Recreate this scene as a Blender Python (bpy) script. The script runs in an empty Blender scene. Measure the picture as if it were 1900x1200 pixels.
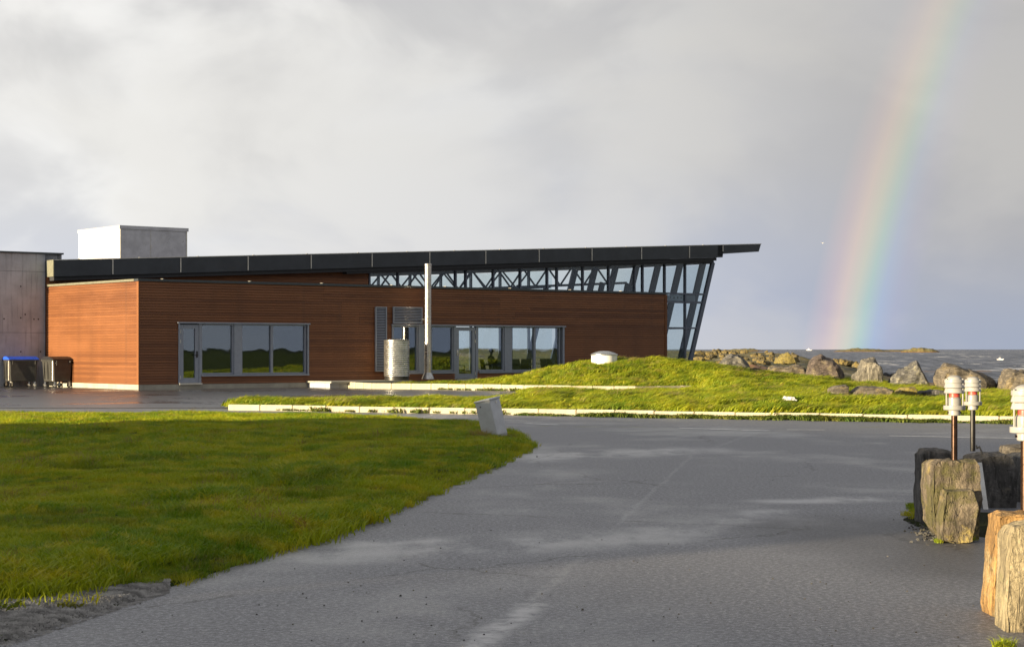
import bpy, bmesh, math, random
import numpy as np
from mathutils import Vector, noise, Matrix
random.seed(7); rng = np.random.default_rng(11)
S = bpy.context.scene
C = S.collection
R = math.radians

# ------------------------------------------------------------------ camera
F = 3400.0; EYE = 1.6; HOR = 648.0      # focal length in photo pixels, eye height, horizon row
cam = bpy.data.objects.new('camera', bpy.data.cameras.new('camera')); C.objects.link(cam)
cam.location = (0, 0, EYE); cam.rotation_euler = (R(90), 0, 0)
cam.data.sensor_width = 36; cam.data.lens = 36*F/1900; cam.data.shift_y = 48/1900
cam.data.clip_end = 60000; cam.data.clip_start = .1
S.camera = cam
S.view_settings.view_transform = 'Standard'; S.view_settings.look = 'None'
S.view_settings.gamma = 1; S.view_settings.use_curve_mapping = False
S.view_settings.exposure = 1.4
S.cycles.max_bounces = 8; S.cycles.transparent_max_bounces = 16
SUN_AZ = -127.3; SUN_EL = 6.2
az, el = R(SUN_AZ), R(SUN_EL)
SUN = Vector((math.sin(az)*math.cos(el), math.cos(az)*math.cos(el), math.sin(el)))
sd = bpy.data.lights.new('sun', 'SUN'); sd.energy = 5.0; sd.angle = R(.53); sd.color = (1, .81, .53)
so = bpy.data.objects.new('sun', sd); C.objects.link(so)
so.rotation_euler = SUN.to_track_quat('Z', 'Y').to_euler()

# ------------------------------------------------------------------ node helper
class NT:
    def __init__(s, tree): s.t = tree; s.n = tree.nodes; s.l = tree.links
    def add(s, typ, **kw):
        n = s.n.new(typ)
        for k, v in kw.items(): setattr(n, k, v)
        return n
    def put(s, sock, v):
        if hasattr(v, 'links') or isinstance(v, bpy.types.NodeSocket): s.l.new(v, sock)
        elif v is not None:
            try:
                sock.default_value = v
            except Exception:
                sock.default_value = tuple(v)+(1,)
    def math(s, op, a, b=None, c=None, clamp=False):
        n = s.add('ShaderNodeMath', operation=op, use_clamp=clamp)
        s.put(n.inputs[0], a)
        if b is not None: s.put(n.inputs[1], b)
        if c is not None: s.put(n.inputs[2], c)
        return n.outputs[0]
    def vmath(s, op, a, b=None, out=0):
        n = s.add('ShaderNodeVectorMath', operation=op)
        s.put(n.inputs[0], a)
        if b is not None:
            s.put(n.inputs[3] if op == 'SCALE' else n.inputs[1], b)
        return n.outputs[out]
    def dot(s, a, b): return s.vmath('DOT_PRODUCT', a, b, 'Value')
    def noise(s, vec, scale=5, detail=4, rough=.55, dist=0, col=False):
        n = s.add('ShaderNodeTexNoise'); s.put(n.inputs['Vector'], vec)
        n.inputs['Scale'].default_value = scale; n.inputs['Detail'].default_value = detail
        n.inputs['Roughness'].default_value = rough; n.inputs['Distortion'].default_value = dist
        return n.outputs[1 if col else 0]
    def voro(s, vec, scale=5, feature='F1', out='Distance'):
        n = s.add('ShaderNodeTexVoronoi', feature=feature); s.put(n.inputs['Vector'], vec)
        n.inputs['Scale'].default_value = scale
        return n.outputs[out]
    def map(s, v, a, b, c=0, d=1, smooth=True):
        n = s.add('ShaderNodeMapRange', interpolation_type='SMOOTHSTEP' if smooth else 'LINEAR')
        s.put(n.inputs[0], v)
        for i, x in enumerate((a, b, c, d)): s.put(n.inputs[1+i], x)
        return n.outputs[0]
    def mix(s, f, a, b, blend='MIX'):
        n = s.add('ShaderNodeMix', data_type='RGBA', blend_type=blend)
        s.put(n.inputs[0], f); s.put(n.inputs[6], rgba(a)); s.put(n.inputs[7], rgba(b))
        return n.outputs[2]
    def ramp(s, f, stops):
        n = s.add('ShaderNodeValToRGB'); e = n.color_ramp.elements
        while len(e) > 1: e.remove(e[-1])
        e[0].position = stops[0][0]; e[0].color = rgba(stops[0][1])
        for p, c in stops[1:]:
            x = e.new(p); x.color = rgba(c)
        s.put(n.inputs[0], f); return n.outputs[0]
    def scale(s, vec, sc, rot=(0, 0, 0)):
        n = s.add('ShaderNodeMapping'); s.put(n.inputs[0], vec)
        n.inputs['Scale'].default_value = sc; n.inputs['Rotation'].default_value = rot
        return n.outputs[0]
    def bump(s, h, strength=.3, dist=.02, normal=None):
        n = s.add('ShaderNodeBump'); n.inputs['Strength'].default_value = strength
        n.inputs['Distance'].default_value = dist; s.put(n.inputs['Height'], h)
        if normal is not None: s.put(n.inputs['Normal'], normal)
        return n.outputs[0]
def rgba(c):
    if isinstance(c, (tuple, list)) and len(c) == 3: return (*c, 1)
    return c

# ------------------------------------------------------------------ sky
W = bpy.data.worlds.new('World'); S.world = W; W.use_nodes = True
t = NT(W.node_tree); t.n.clear()
D = t.vmath('NORMALIZE', t.add('ShaderNodeTexCoord').outputs['Generated'])
sep = t.add('ShaderNodeSeparateXYZ'); t.put(sep.inputs[0], D)
dx, dy, dz = sep.outputs
nis = t.add('ShaderNodeTexSky', sky_type='NISHITA', sun_disc=False, sun_elevation=R(SUN_EL), sun_rotation=R(SUN_AZ % 360))
el_ = t.math('MAXIMUM', dz, 0.0)
# cloud sheet: direction stretched so that banks lie flat near the horizon
cv = t.add('ShaderNodeCombineXYZ'); t.put(cv.inputs[0], dx); t.put(cv.inputs[1], dy); t.put(cv.inputs[2], t.math('MULTIPLY', dz, 1.7))
CV = t.scale(cv.outputs[0], (1, 1, 1), (0, R(-12), 0))
n1 = t.noise(CV, 3.2, 4, .42, .1); n2 = t.noise(t.vmath('ADD', CV, (3.1, 1.7, .4)), 9.0, 5, .5, .4)
n3 = t.noise(t.vmath('ADD', CV, (7.1, 2.7, 5.4)), 5.0, 5, .5, .25)
base = t.ramp(t.math('ADD', el_, t.math('MULTIPLY', t.math('SUBTRACT', n1, .5), .10)),
              [(0, (.375, .435, .60)), (.045, (.43, .475, .60)), (.10, (.50, .505, .535)), (.16, (.54, .53, .52)), (.35, (.46, .46, .475)), (1, (.42, .44, .48))])
# cloud bright towards the left of the view, rain-grey towards the rainbow
side = t.dot(D, (math.sin(R(-60)), math.cos(R(-60)), 0))       # 1 at left, falls to the right
lb = t.map(side, .22, .80)
bank = t.map(t.math('ADD', n2, t.math('MULTIPLY', t.math('SUBTRACT', n3, .5), .9)), .34, .66)
bright = t.mix(t.math('MULTIPLY', lb, t.math('MULTIPLY_ADD', bank, .60, .40)), base, (.935, .925, .905))
greyf = t.map(side, .50, .22)
colr = t.mix(t.math('MULTIPLY', greyf, .74), bright, t.mix(t.map(el_, 0, .07), (.345, .385, .47), (.385, .375, .38)))
warm = t.mix(t.math('MULTIPLY', t.map(n3, .45, .62), .35), colr, (.66, .635, .595))
dark = t.math('MULTIPLY', t.map(n2, .60, .40), t.map(el_, .12, .21))
cl = t.mix(t.math('MULTIPLY', dark, .5), warm, (.44, .44, .47))
# brighter, warmer half of the sky round the low sun behind the viewer
sunside = t.map(t.dot(D, tuple(SUN)), .1, 1.0)
cl = t.mix(t.math('MULTIPLY', sunside, .25), cl, (.56, .55, .55))
cl = t.mix(t.map(dz, 0.0, -.06), cl, (.16, .18, .20))
# the rainbow: colour by angle from the antisolar point
aaz, ael = R(51.45), R(-6.9)
A = (math.sin(aaz)*math.cos(ael), math.cos(aaz)*math.cos(ael), math.sin(ael))
th = t.math('DEGREES', t.math('ARCCOSINE', t.dot(D, A)))
f = t.map(th, 39.75, 42.95, 0, 1, False)
bow = t.ramp(f, [(0, (.0, .0, .0)), (.20, (.01, .008, .05)), (.34, (.0, .05, .12)), (.47, (.03, .15, .04)), (.58, (.19, .17, -.08)), (.70, (.27, .12, -.07)), (.82, (.14, .035, -.01)), (1, (0, 0, 0))])
fade = t.math('MULTIPLY', t.map(el_, .19, .03, .42, 1.0), t.math('MULTIPLY_ADD', t.map(el_, .10, .0), .25, .75))
bowc = t.vmath('SCALE', bow, t.math('MULTIPLY', t.math('MULTIPLY', fade, .88), t.math('GREATER_THAN', dz, -.0005)))
cl2 = t.mix(1.0, cl, bowc, 'ADD')
bg1 = t.add('ShaderNodeBackground'); t.put(bg1.inputs[0], nis.outputs[0]); bg1.inputs[1].default_value = .05
bg2 = t.add('ShaderNodeBackground'); t.put(bg2.inputs[0], cl2); bg2.inputs[1].default_value = .41
mx = t.add('ShaderNodeMixShader'); mx.inputs[0].default_value = .96
t.l.new(bg1.outputs[0], mx.inputs[1]); t.l.new(bg2.outputs[0], mx.inputs[2])
t.l.new(mx.outputs[0], t.add('ShaderNodeOutputWorld').inputs[0])

# ------------------------------------------------------------------ materials
def new_mat(name):
    m = bpy.data.materials.new(name); m.use_nodes = True; k = NT(m.node_tree); k.n.clear()
    out = k.add('ShaderNodeOutputMaterial'); p = k.add('ShaderNodeBsdfPrincipled')
    k.l.new(p.outputs[0], out.inputs[0]); k.p = p; k.out = out
    tc = k.add('ShaderNodeTexCoord'); k.obj = tc.outputs['Object']; k.gen = tc.outputs['Generated']
    k.geo = k.add('ShaderNodeNewGeometry'); k.pos = k.geo.outputs['Position']
    oi = k.add('ShaderNodeObjectInfo'); k.rnd = oi.outputs['Random']
    return m, k
def simple(name, col, rough=.5, metal=0, var=.12, nscale=6, bump=0, spec=.5):
    m, k = new_mat(name)
    n = k.noise(k.obj, nscale, 6, .6)
    f = k.map(n, .3, .7)
    c = k.mix(f, tuple(x*(1-var) for x in col), tuple(min(1, x*(1+var)) for x in col))
    k.put(k.p.inputs['Base Color'], c); k.p.inputs['Metallic'].default_value = metal
    k.put(k.p.inputs['Roughness'], k.map(k.noise(k.obj, nscale*3, 4), .3, .7, max(0.02, rough-.08), min(1, rough+.08)))
    k.p.inputs['Specular IOR Level'].default_value = spec
    if bump: k.put(k.p.inputs['Normal'], k.bump(k.noise(k.obj, nscale*8, 5), bump, .01))
    return m
M = {}
def mat_wood(name, base):
    m, k = new_mat(name)
    v = k.scale(k.obj, (.8, 18, 18)); n = k.noise(v, 2.0, 6, .65, .6)
    patch = k.noise(k.scale(k.obj, (1.1, 1.1, 3.2)), 1.3, 4, .6)
    c = k.mix(k.map(n, .3, .7), tuple(x*.72 for x in base), tuple(x*1.25 for x in base))
    c = k.mix(k.map(k.math('MULTIPLY', k.rnd, k.rnd), 0, 1, .0, 1.0, False), c, (base[0]*.62, base[1]*.55, base[2]*.5))
    st = k.map(k.noise(k.scale(k.obj, (2.4, 14, 14)), 1.6, 6, .7), .56, .68)
    pa = k.map(k.noise(k.scale(k.vmath('ADD', k.obj, (5, 3, 1)), (.35, .35, 1.6)), 1.0, 3), .50, .62)
    c = k.mix(k.math('MULTIPLY', k.math('MULTIPLY', st, pa), .75), c, (.035, .026, .02))
    fd = k.map(k.noise(k.scale(k.vmath('ADD', k.pos, (2, 8, 4)), (.25, .25, .9)), 1.0, 4, .6), .46, .62)
    c = k.mix(k.math('MULTIPLY', fd, .30), c, (base[0]*1.35, base[1]*1.45, base[2]*1.8))
    kn = k.map(k.voro(k.scale(k.obj, (1.8, 8, 8)), 1.6), .07, .03)
    c = k.mix(k.math('MULTIPLY', kn, .7), c, (.04, .018, .008))
    k.put(k.p.inputs['Base Color'], c); k.p.inputs['Roughness'].default_value = .58
    k.put(k.p.inputs['Normal'], k.bump(n, .25, .004))
    return m
M['wood'] = mat_wood('stained_wood', (.190, .069, .020))
def mat_concrete(name, base, streak=.35):
    m, k = new_mat(name)
    a = k.noise(k.obj, .9, 6, .6); b = k.noise(k.scale(k.obj, (5, 5, .35)), 1.6, 5, .6); f_ = k.noise(k.obj, 40, 4)
    c = k.mix(k.map(a, .3, .7), tuple(x*.8 for x in base), tuple(x*1.15 for x in base))
    c = k.mix(k.math('MULTIPLY', k.map(b, .5, .7), streak), c, tuple(x*.35 for x in base))
    c = k.mix(k.math('MULTIPLY', k.map(f_, .58, .7), .35), c, tuple(x*.5 for x in base))
    k.put(k.p.inputs['Base Color'], c); k.p.inputs['Roughness'].default_value = .8
    k.put(k.p.inputs['Normal'], k.bump(f_, .3, .004)); return m
M['concrete'] = mat_concrete('weathered_concrete', (.42, .44, .48), .45)
M['plinth'] = mat_concrete('plinth_concrete', (.36, .345, .29), .25)
M['kerb'] = mat_concrete('kerb_stone_concrete', (.42, .385, .28), .3)
M['slate'] = simple('dark_fascia_metal', (.035, .042, .052), .42, .0, .15, 1.2)
M['slate2'] = simple('dark_soffit_band', (.028, .03, .036), .6)
M['cap'] = simple('dark_flashing', (.06, .07, .08), .35, .3)
M['rooftop'] = simple('roofing_felt', (.05, .05, .055), .8)
M['trim'] = simple('grey_painted_frame', (.27, .30, .37), .38, .2, .06)
M['mullion'] = simple('slate_blue_mullion', (.12, .14, .19), .4, .2, .08)
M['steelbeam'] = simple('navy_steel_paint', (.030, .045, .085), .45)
M['galv'] = simple('galvanised_steel', (.52, .52, .50), .30, .9, .18, 5)
M['chim'] = simple('brushed_stainless', (.55, .50, .45), .30, .95, .12, 3)
M['strip'] = simple('bare_metal_strip', (.62, .60, .54), .35, .5)
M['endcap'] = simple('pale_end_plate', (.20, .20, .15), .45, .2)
M['whitebox'] = simple('sunlit_side_white', (.80, .80, .80), .4, .1, .05, 2)
M['greybox'] = simple('grey_sheet_metal', (.52, .52, .56), .35, .3, .14, 2.2)
M['black'] = simple('black_plastic', (.02, .02, .02), .4)
M['bin'] = simple('dark_grey_bin_plastic', (.045, .045, .042), .42, 0, .2, 4)
M['blue'] = simple('blue_lid_plastic', (.02, .10, .75), .35, 0, .15, 8)
M['rubber'] = simple('dark_rubber', (.02, .02, .02), .7)
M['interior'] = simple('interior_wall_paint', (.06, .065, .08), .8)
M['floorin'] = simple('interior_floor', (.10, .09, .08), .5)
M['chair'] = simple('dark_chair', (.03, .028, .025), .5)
M['whitechair'] = simple('white_chair', (.7, .7, .72), .4)
M['cabinet'] = simple('grey_cabinet_enamel', (.50, .52, .55), .5, .1, .10, 5, .1)
M['lampwhite'] = simple('white_lamp_paint', (.30, .295, .28), .35, 0, .15, 9)
M['diffuser'] = simple('frosted_diffuser', (.27, .265, .25), .25, 0, .08, 14)
M['red'] = simple('faded_red_band', (.50, .07, .05), .45)
M['bronze'] = simple('dark_bronze_post', (.05, .028, .018), .30, .75, .25, 14)
M['blackpost'] = simple('black_post', (.02, .018, .016), .35, .3)
M['bird'] = simple('white_feather', (.8, .78, .72), .7)
M['plastic'] = simple('white_plastic_bag', (.78, .78, .78), .5)
M['skin'] = simple('skin', (.25, .14, .09), .6); M['cloth'] = simple('dark_clothing', (.02, .02, .025), .8); M['hair'] = simple('dark_hair', (.015, .01, .008), .6)
M['render'] = simple('shade_hall_render', (.5, .48, .44), .8)

def mat_glass(name, tint, ior=1.75):
    m, k = new_mat(name); k.n.remove(k.p)
    tr = k.add('ShaderNodeBsdfTransparent'); tr.inputs[0].default_value = rgba(tint)
    gl = k.add('ShaderNodeBsdfGlossy'); gl.inputs['Roughness'].default_value = .01; gl.inputs[0].default_value = (.85, .92, 1, 1)
    c_ = k.math('ABSOLUTE', k.dot(k.geo.outputs['Incoming'], k.geo.outputs['Normal']))
    f0 = ior; fr = k.math('MULTIPLY_ADD', k.math('POWER', k.math('SUBTRACT', 1, c_), 5), 1-f0, f0)
    # slight waviness of real panes
    k.put(gl.inputs['Normal'], k.bump(k.noise(k.obj, .9, 2), .06, .02))
    mxs = k.add('ShaderNodeMixShader'); k.l.new(fr, mxs.inputs[0]); k.l.new(tr.outputs[0], mxs.inputs[1]); k.l.new(gl.outputs[0], mxs.inputs[2])
    k.l.new(mxs.outputs[0], k.out.inputs[0]); return m
M['glass'] = mat_glass('window_glass', (.82, .87, .88), .15)
M['glassc'] = mat_glass('clerestory_glass', (.90, .935, .94), .035)

def seg_mask(k, p, a, b, w, soft=.5):
    """soft band along the ground segment a-b"""
    ax, ay = a; bx, by = b; L2 = (bx-ax)**2+(by-ay)**2
    pa = k.vmath('SUBTRACT', p, (ax, ay, 0))
    h = k.math('DIVIDE', k.dot(pa, (bx-ax, by-ay, 0)), L2, clamp=True)
    q = k.vmath('SCALE', (bx-ax, by-ay, 0), h)
    d = k.vmath('LENGTH', k.vmath('SUBTRACT', pa, q), out='Value')
    return k.map(d, w*(1+soft), w*(1-soft))
def gp(x, y, z=0.0):
    """ground point (at height z) seen at photo pixel x, y"""
    Y = F*(EYE-z)/(y-HOR); return ((x-950)/F*Y, Y)
def mat_asphalt(name, wet):
    m, k = new_mat(name)
    flat = k.vmath('MULTIPLY', k.pos, (1, 1, 0))
    w1 = k.noise(k.scale(flat, (.22, .16, 1)), 1.0, 4, .5, .2)
    w2 = k.noise(k.scale(flat, (.9, .6, 1)), 1.0, 5, .6, .3)
    grain = k.noise(flat, 95, 3, .7); agg = k.voro(flat, 120)
    g2 = k.noise(flat, 26, 8, .85)
    damp = k.map(k.math('ADD', k.math('MULTIPLY', w1, .65), k.math('MULTIPLY', w2, .35)), .44, .66)
    c = k.mix(k.map(grain, .38, .62), (.13, .134, .150), (.38, .388, .42))
    c = k.mix(k.map(g2, .44, .58), (.09, .094, .106), c)
    c = k.mix(k.math('MULTIPLY', k.map(g2, .54, .60), .45), c, (.42, .42, .43))
    c = k.mix(k.math('MULTIPLY', k.map(k.noise(flat, 34, 3, .7), .45, .65), .45), c, (.035, .035, .038))
    c = k.mix(k.math('MULTIPLY', k.map(agg, .25, .05), k.map(k.noise(flat, 31, 2), .5, .7)), c, (.22, .21, .20))
    c = k.mix(k.math('MULTIPLY', damp, .28), c, (.15, .148, .152))
    mu = None
    if not wet:
        # pale worn bands and old joints in the surfacing
        segs = [((1290, 840), (1050, 1060), .03, .38), ((1410, 800), (1290, 842), .04, .3), ((1290, 842), (1000, 852), .02, .35),
                ((1050, 1060), (960, 1140), .04, .35), ((990, 1122), (880, 1200), .09, 1.5), ((1010, 1119), (975, 1122), .02, 1.3)]
        for (a, b, w_, s_) in segs:
            msk = k.math('MULTIPLY', seg_mask(k, k.vmath('ADD', flat, k.vmath('SCALE', k.vmath('SUBTRACT', k.noise(flat, 1.5, 3, col=True), (.5, .5, .5)), .15)), gp(*a), gp(*b), w_, .7), k.map(k.noise(flat, 6, 5, .7), .30, .62))
            msk = k.math('MULTIPLY', msk, s_*.85)
            mu = msk if mu is None else k.math('MAXIMUM', mu, msk)
        # patches of thin film water, their sky sheen also painted in as pale colour
        for (a, b, w_) in [((1440, 930), (1600, 925), .30), ((1600, 920), (1690, 918), .07), ((560, 1030), (1150, 1000), .55), ((1150, 1000), (1440, 950), .30), ((960, 850), (1260, 835), .8), ((880, 1000), (640, 1010), .25)]:
            msk = k.math('MULTIPLY', seg_mask(k, k.vmath('ADD', flat, k.vmath('SCALE', k.vmath('SUBTRACT', k.noise(flat, .8, 3, col=True), (.5, .5, .5)), .9)), gp(*a), gp(*b), w_, 1.0), k.map(k.noise(k.scale(flat, (.8, .35, 1)), 1.6, 5, .65), .30, .62))
            mu = k.math('MAXIMUM', mu, k.math('MULTIPLY', msk, .60)); damp = k.math('MAXIMUM', damp, msk)
        c = k.mix(k.math('MINIMUM', k.math('MULTIPLY', mu, .72), .9), c, (.48, .48, .485))
        # long shadow beside the stones painted into the colour, and fine cracks
        shd = seg_mask(k, k.vmath('ADD', flat, k.vmath('SCALE', k.vmath('SUBTRACT', k.noise(flat, .9, 4, col=True), (.5, .5, .5)), 1.2)), gp(1560, 975), gp(1860, 1060), .9, .7)
        c = k.mix(k.math('MULTIPLY', shd, .6), c, (.03, .03, .033))
        wob = k.vmath('ADD', k.vmath('MULTIPLY', flat, (1, .8, 1)), k.vmath('SCALE', k.noise(flat, 1.8, 5, .7, col=True), .5))
        ck = k.math('MULTIPLY', k.map(k.voro(wob, .28, 'DISTANCE_TO_EDGE'), .006, .002), k.map(k.noise(flat, .35, 2), .48, .56))
        c = k.mix(k.math('MULTIPLY', ck, .7), c, (.02, .02, .02))
        # algae in the gutter line of the far road
        al = k.math('MAXIMUM', seg_mask(k, flat, gp(1000, 790.5), gp(1210, 792), .10, .5), seg_mask(k, flat, gp(1600, 792), gp(1850, 793), .07, .5))
        c = k.mix(k.math('MULTIPLY', al, k.map(k.noise(flat, 3, 4), .40, .55)), c, (.16, .17, .02))
    if wet: c = k.mix(.62, c, (.03, .03, .032))
    if wet:
        k.put(k.p.inputs['Roughness'], k.map(damp, 0, 1, .36, .12))
    else:
        r = k.map(damp, 0, 1, .50, .30); k.put(k.p.inputs['Roughness'], r)
    k.put(k.p.inputs['Base Color'], c)
    nb = k.bump(grain, .30 if wet else .6, .005)
    nb = k.bump(g2, .1 if wet else .45, .012, nb)
    k.put(k.p.inputs['Normal'], k.bump(w2, .15, .02, nb))
    return m
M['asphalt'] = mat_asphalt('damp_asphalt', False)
M['court'] = mat_asphalt('wet_asphalt', True)

def mat_grass(name, c1, c2, c3, trans=.35, blades=True):
    m, k = new_mat(name)
    n = k.noise(k.vmath('MULTIPLY', k.pos, (1, .6, 0)), .55, 4, .6); n2 = k.noise(k.vmath('MULTIPLY', k.pos, (1, .6, 0)), 2.6, 4, .6)
    c = k.mix(k.map(n, .42, .58), c1, c2)
    c = k.mix(k.math('MULTIPLY', k.map(n2, .48, .62), .8), c, c3)
    c = k.mix(k.math('MULTIPLY', k.map(k.noise(k.vmath('ADD', k.vmath('MULTIPLY', k.pos, (1, .5, 0)), (9, 9, 0)), 1.1, 5, .65), .50, .62), .65), c, tuple(x*.55 for x in c1))
    if blades:
        c = k.mix(k.map(k.rnd, 0, 1, 0, .30, False), c, tuple(x*1.5 for x in c3))
        k.put(k.p.inputs['Base Color'], c); k.p.inputs['Roughness'].default_value = .55; k.p.inputs['Specular IOR Level'].default_value = .25
        tl = k.add('ShaderNodeBsdfTranslucent'); k.put(tl.inputs[0], k.mix(1, c, (1.3, 1.25, .5), 'MULTIPLY'))
        ms = k.add('ShaderNodeMixShader'); ms.inputs[0].default_value = trans
        k.l.new(k.p.outputs[0], ms.inputs[1]); k.l.new(tl.outputs[0], ms.inputs[2]); k.l.new(ms.outputs[0], k.out.inputs[0])
    else:
        c = k.mix(k.map(k.noise(k.pos, 14, 5, .7), .35, .7), tuple(x*.5 for x in c1), c)
        k.put(k.p.inputs['Base Color'], c); k.p.inputs['Roughness'].default_value = .9; k.p.inputs['Specular IOR Level'].default_value = .1
        k.put(k.p.inputs['Normal'], k.bump(k.noise(k.pos, 22, 6, .7), 1, .08))
    return m
M['lawn_blade'] = mat_grass('lawn_blades', (.10, .22, .008), (.26, .33, .010), (.40, .36, .02))
M['lawn_soil'] = mat_grass('lawn_turf', (.06, .11, .008), (.12, .15, .010), (.14, .12, .018), blades=False)
M['bank_blade'] = mat_grass('bank_blades', (.12, .21, .010), (.26, .32, .014), (.40, .38, .03), .4)
M['bank_soil'] = mat_grass('bank_turf', (.060, .095, .010), (.10, .12, .012), (.12, .11, .016), blades=False)
M['weed'] = mat_grass('weed_leaves', (.06, .11, .015), (.10, .14, .02), (.15, .15, .03), .3)
M['dry'] = mat_grass('dry_straw', (.20, .18, .08), (.30, .24, .10), (.24, .13, .05), .3)
M['moss'] = mat_grass('moss_patch', (.03, .045, .008), (.06, .075, .01), (.035, .03, .02), blades=False)

def mat_rock(name, base, lich, amount=.35, strata=(3, 3, 14), dark=.35, moss=None):
    m, k = new_mat(name)
    s_ = k.scale(k.obj, strata, (R(12), R(8), 0)); band = k.noise(s_, 1.3, 6, .65, .6)
    n = k.noise(k.obj, 3.5, 7, .65); fine = k.noise(k.obj, 30, 5, .7)
    c = k.mix(k.map(band, .32, .68), tuple(x*dark for x in base), tuple(x*1.35 for x in base))
    c = k.mix(k.math('MULTIPLY', k.map(n, .48, .58), .6), c, tuple(x*.55 for x in base)); c = k.mix(k.math('MULTIPLY', k.map(fine, .5, .62), .45), c, tuple(x*.4 for x in base))
    l_ = k.math('MULTIPLY', k.map(k.noise(k.obj, 2.2, 6, .7), .62-amount*.3, .70-amount*.25), k.map(fine, .35, .6))
    c = k.mix(k.math('MULTIPLY', l_, .85), c, lich)
    sp = k.map(k.voro(k.obj, 26), .16, .06); c = k.mix(k.math('MULTIPLY', sp, .35), c, (.42, .42, .38))
    if moss: c = k.mix(k.math('MULTIPLY', k.map(k.noise(k.vmath('ADD', k.obj, (3, 3, 3)), 3, 6, .7), .48, .60), .8), c, moss)
    cr = k.map(k.math('ABSOLUTE', k.math('SUBTRACT', k.noise(k.scale(k.obj, tuple(x*.5 for x in strata), (R(12), R(8), 0)), 1.0, 4, .6, .5), .5)), .0, .010, 1, 0)
    c = k.mix(k.math('MULTIPLY', cr, .35), c, tuple(x*.15 for x in base))
    k.put(k.p.inputs['Base Color'], c); k.p.inputs['Roughness'].default_value = .82
    h = k.math('ADD', k.math('MULTIPLY', band, .7), k.math('ADD', k.math('MULTIPLY', fine, .55), k.math('MULTIPLY', n, .6)))
    h = k.math('SUBTRACT', h, k.math('MULTIPLY', cr, .5))
    k.put(k.p.inputs['Normal'], k.bump(h, 1.0, .07)); return m
GY = (.155, .15, .14); M['rock_grey'] = mat_rock('grey_gneiss', GY, (.40, .37, .25), .3)
M['rock_brown'] = mat_rock('brown_gneiss', (.14, .11, .095), (.30, .25, .15), .3)
M['rock_stripe'] = mat_rock('banded_gneiss', (.24, .22, .18), (.5, .46, .36), .1, (11, 11, 1.2), .10)
M['rock_tan'] = mat_rock('tan_gneiss', (.175, .15, .115), (.30, .23, .11), .3)
M['rock_lichen'] = mat_rock('lichen_rock', (.16, .14, .09), (.32, .25, .03), 1.0)
M['rock_dark'] = mat_rock('dark_gneiss', (.12, .115, .11), (.25, .22, .16), .15, (10, 10, 2), .3)
M['rock_near'] = mat_rock('mossy_split_stone', (.21, .17, .12), (.36, .28, .09), .40, (8, 8, 2.2), .22, (.085, .08, .02))
M['rock_orange'] = mat_rock('iron_stained_stone', (.40, .235, .085), (.42, .35, .20), .5, (9, 9, 2.0), .4)
M['rock_beige'] = mat_rock('beige_split_stone', (.40, .33, .20), (.36, .33, .16), .35, (9, 9, 2.0), .5)
M['rock_shore'] = mat_rock('shore_rock', (.13, .115, .08), (.30, .21, .025), .7)
M['rock_black'] = mat_rock('wet_black_rock', (.045, .045, .045), (.12, .11, .06), .1)

def mat_shore():
    m, k = new_mat('rocky_shore_ground')
    n = k.noise(k.pos, .13, 6, .65); n2 = k.noise(k.pos, 1.1, 6, .7)
    c = k.mix(k.map(n, .42, .58), (.10, .10, .022), (.20, .15, .03))
    c = k.mix(k.map(n2, .50, .60), c, (.22, .20, .155))
    c = k.mix(k.map(k.noise(k.pos, .5, 5, .6), .56, .63), c, (.05, .048, .042))
    z = k.add('ShaderNodeSeparateXYZ'); k.put(z.inputs[0], k.pos)
    c = k.mix(k.map(z.outputs[2], -.9, -1.4), c, (.23, .10, .015))     # seaweed near the water
    k.put(k.p.inputs['Base Color'], c); k.p.inputs['Roughness'].default_value = .85
    k.put(k.p.inputs['Normal'], k.bump(n2, 1, .4)); return m
M['shore'] = mat_shore()
def mat_sea():
    m, k = new_mat('choppy_sea')
    v = k.vmath('MULTIPLY', k.pos, (1, 1, 0))
    a = k.noise(k.scale(v, (.30, .035, 1)), 1, 6, .68, .3)
    foam = k.math('MULTIPLY', k.map(k.noise(k.scale(v, (.11, .012, 1)), 1, 8, .70, .3), .565, .60), k.map(k.noise(k.scale(v, (.01, .002, 1)), 1, 3), .40, .6))
    wave = k.noise(k.scale(v, (.9, 1.6, 1)), 1, 5, .65)
    c = k.mix(k.map(a, .35, .65), (.02, .03, .05), (.19, .21, .26))
    c = k.mix(foam, c, (.85, .85, .85)); k.put(k.p.inputs['Base Color'], c)
    k.put(k.p.inputs['Roughness'], k.map(foam, 0, 1, .42, .8)); k.p.inputs['IOR'].default_value = 1.33
    k.p.inputs['Specular IOR Level'].default_value = .35
    k.put(k.p.inputs['Normal'], k.bump(k.math('ADD', a, k.math('MULTIPLY', wave, .3)), 1.0, 1.6)); return m
M['sea'] = mat_sea()
def mat_gravel():
    m, k = new_mat('gravel_soil'); n = k.voro(k.pos, 38, out='Color'); n2 = k.noise(k.pos, 5, 5, .7)
    c = k.mix(k.map(k.dot(n, (.33, .33, .33)), .2, .8), (.08, .078, .075), (.34, .33, .32))
    c = k.mix(k.map(n2, .48, .62), c, (.04, .055, .015))
    k.put(k.p.inputs['Base Color'], c); k.p.inputs['Roughness'].default_value = .8
    k.put(k.p.inputs['Normal'], k.bump(k.voro(k.pos, 38), 1, .02)); return m
M['gravel'] = mat_gravel()
M['paint'] = simple('worn_white_road_paint', (.75, .75, .73), .6, 0, .35, 9)

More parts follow.
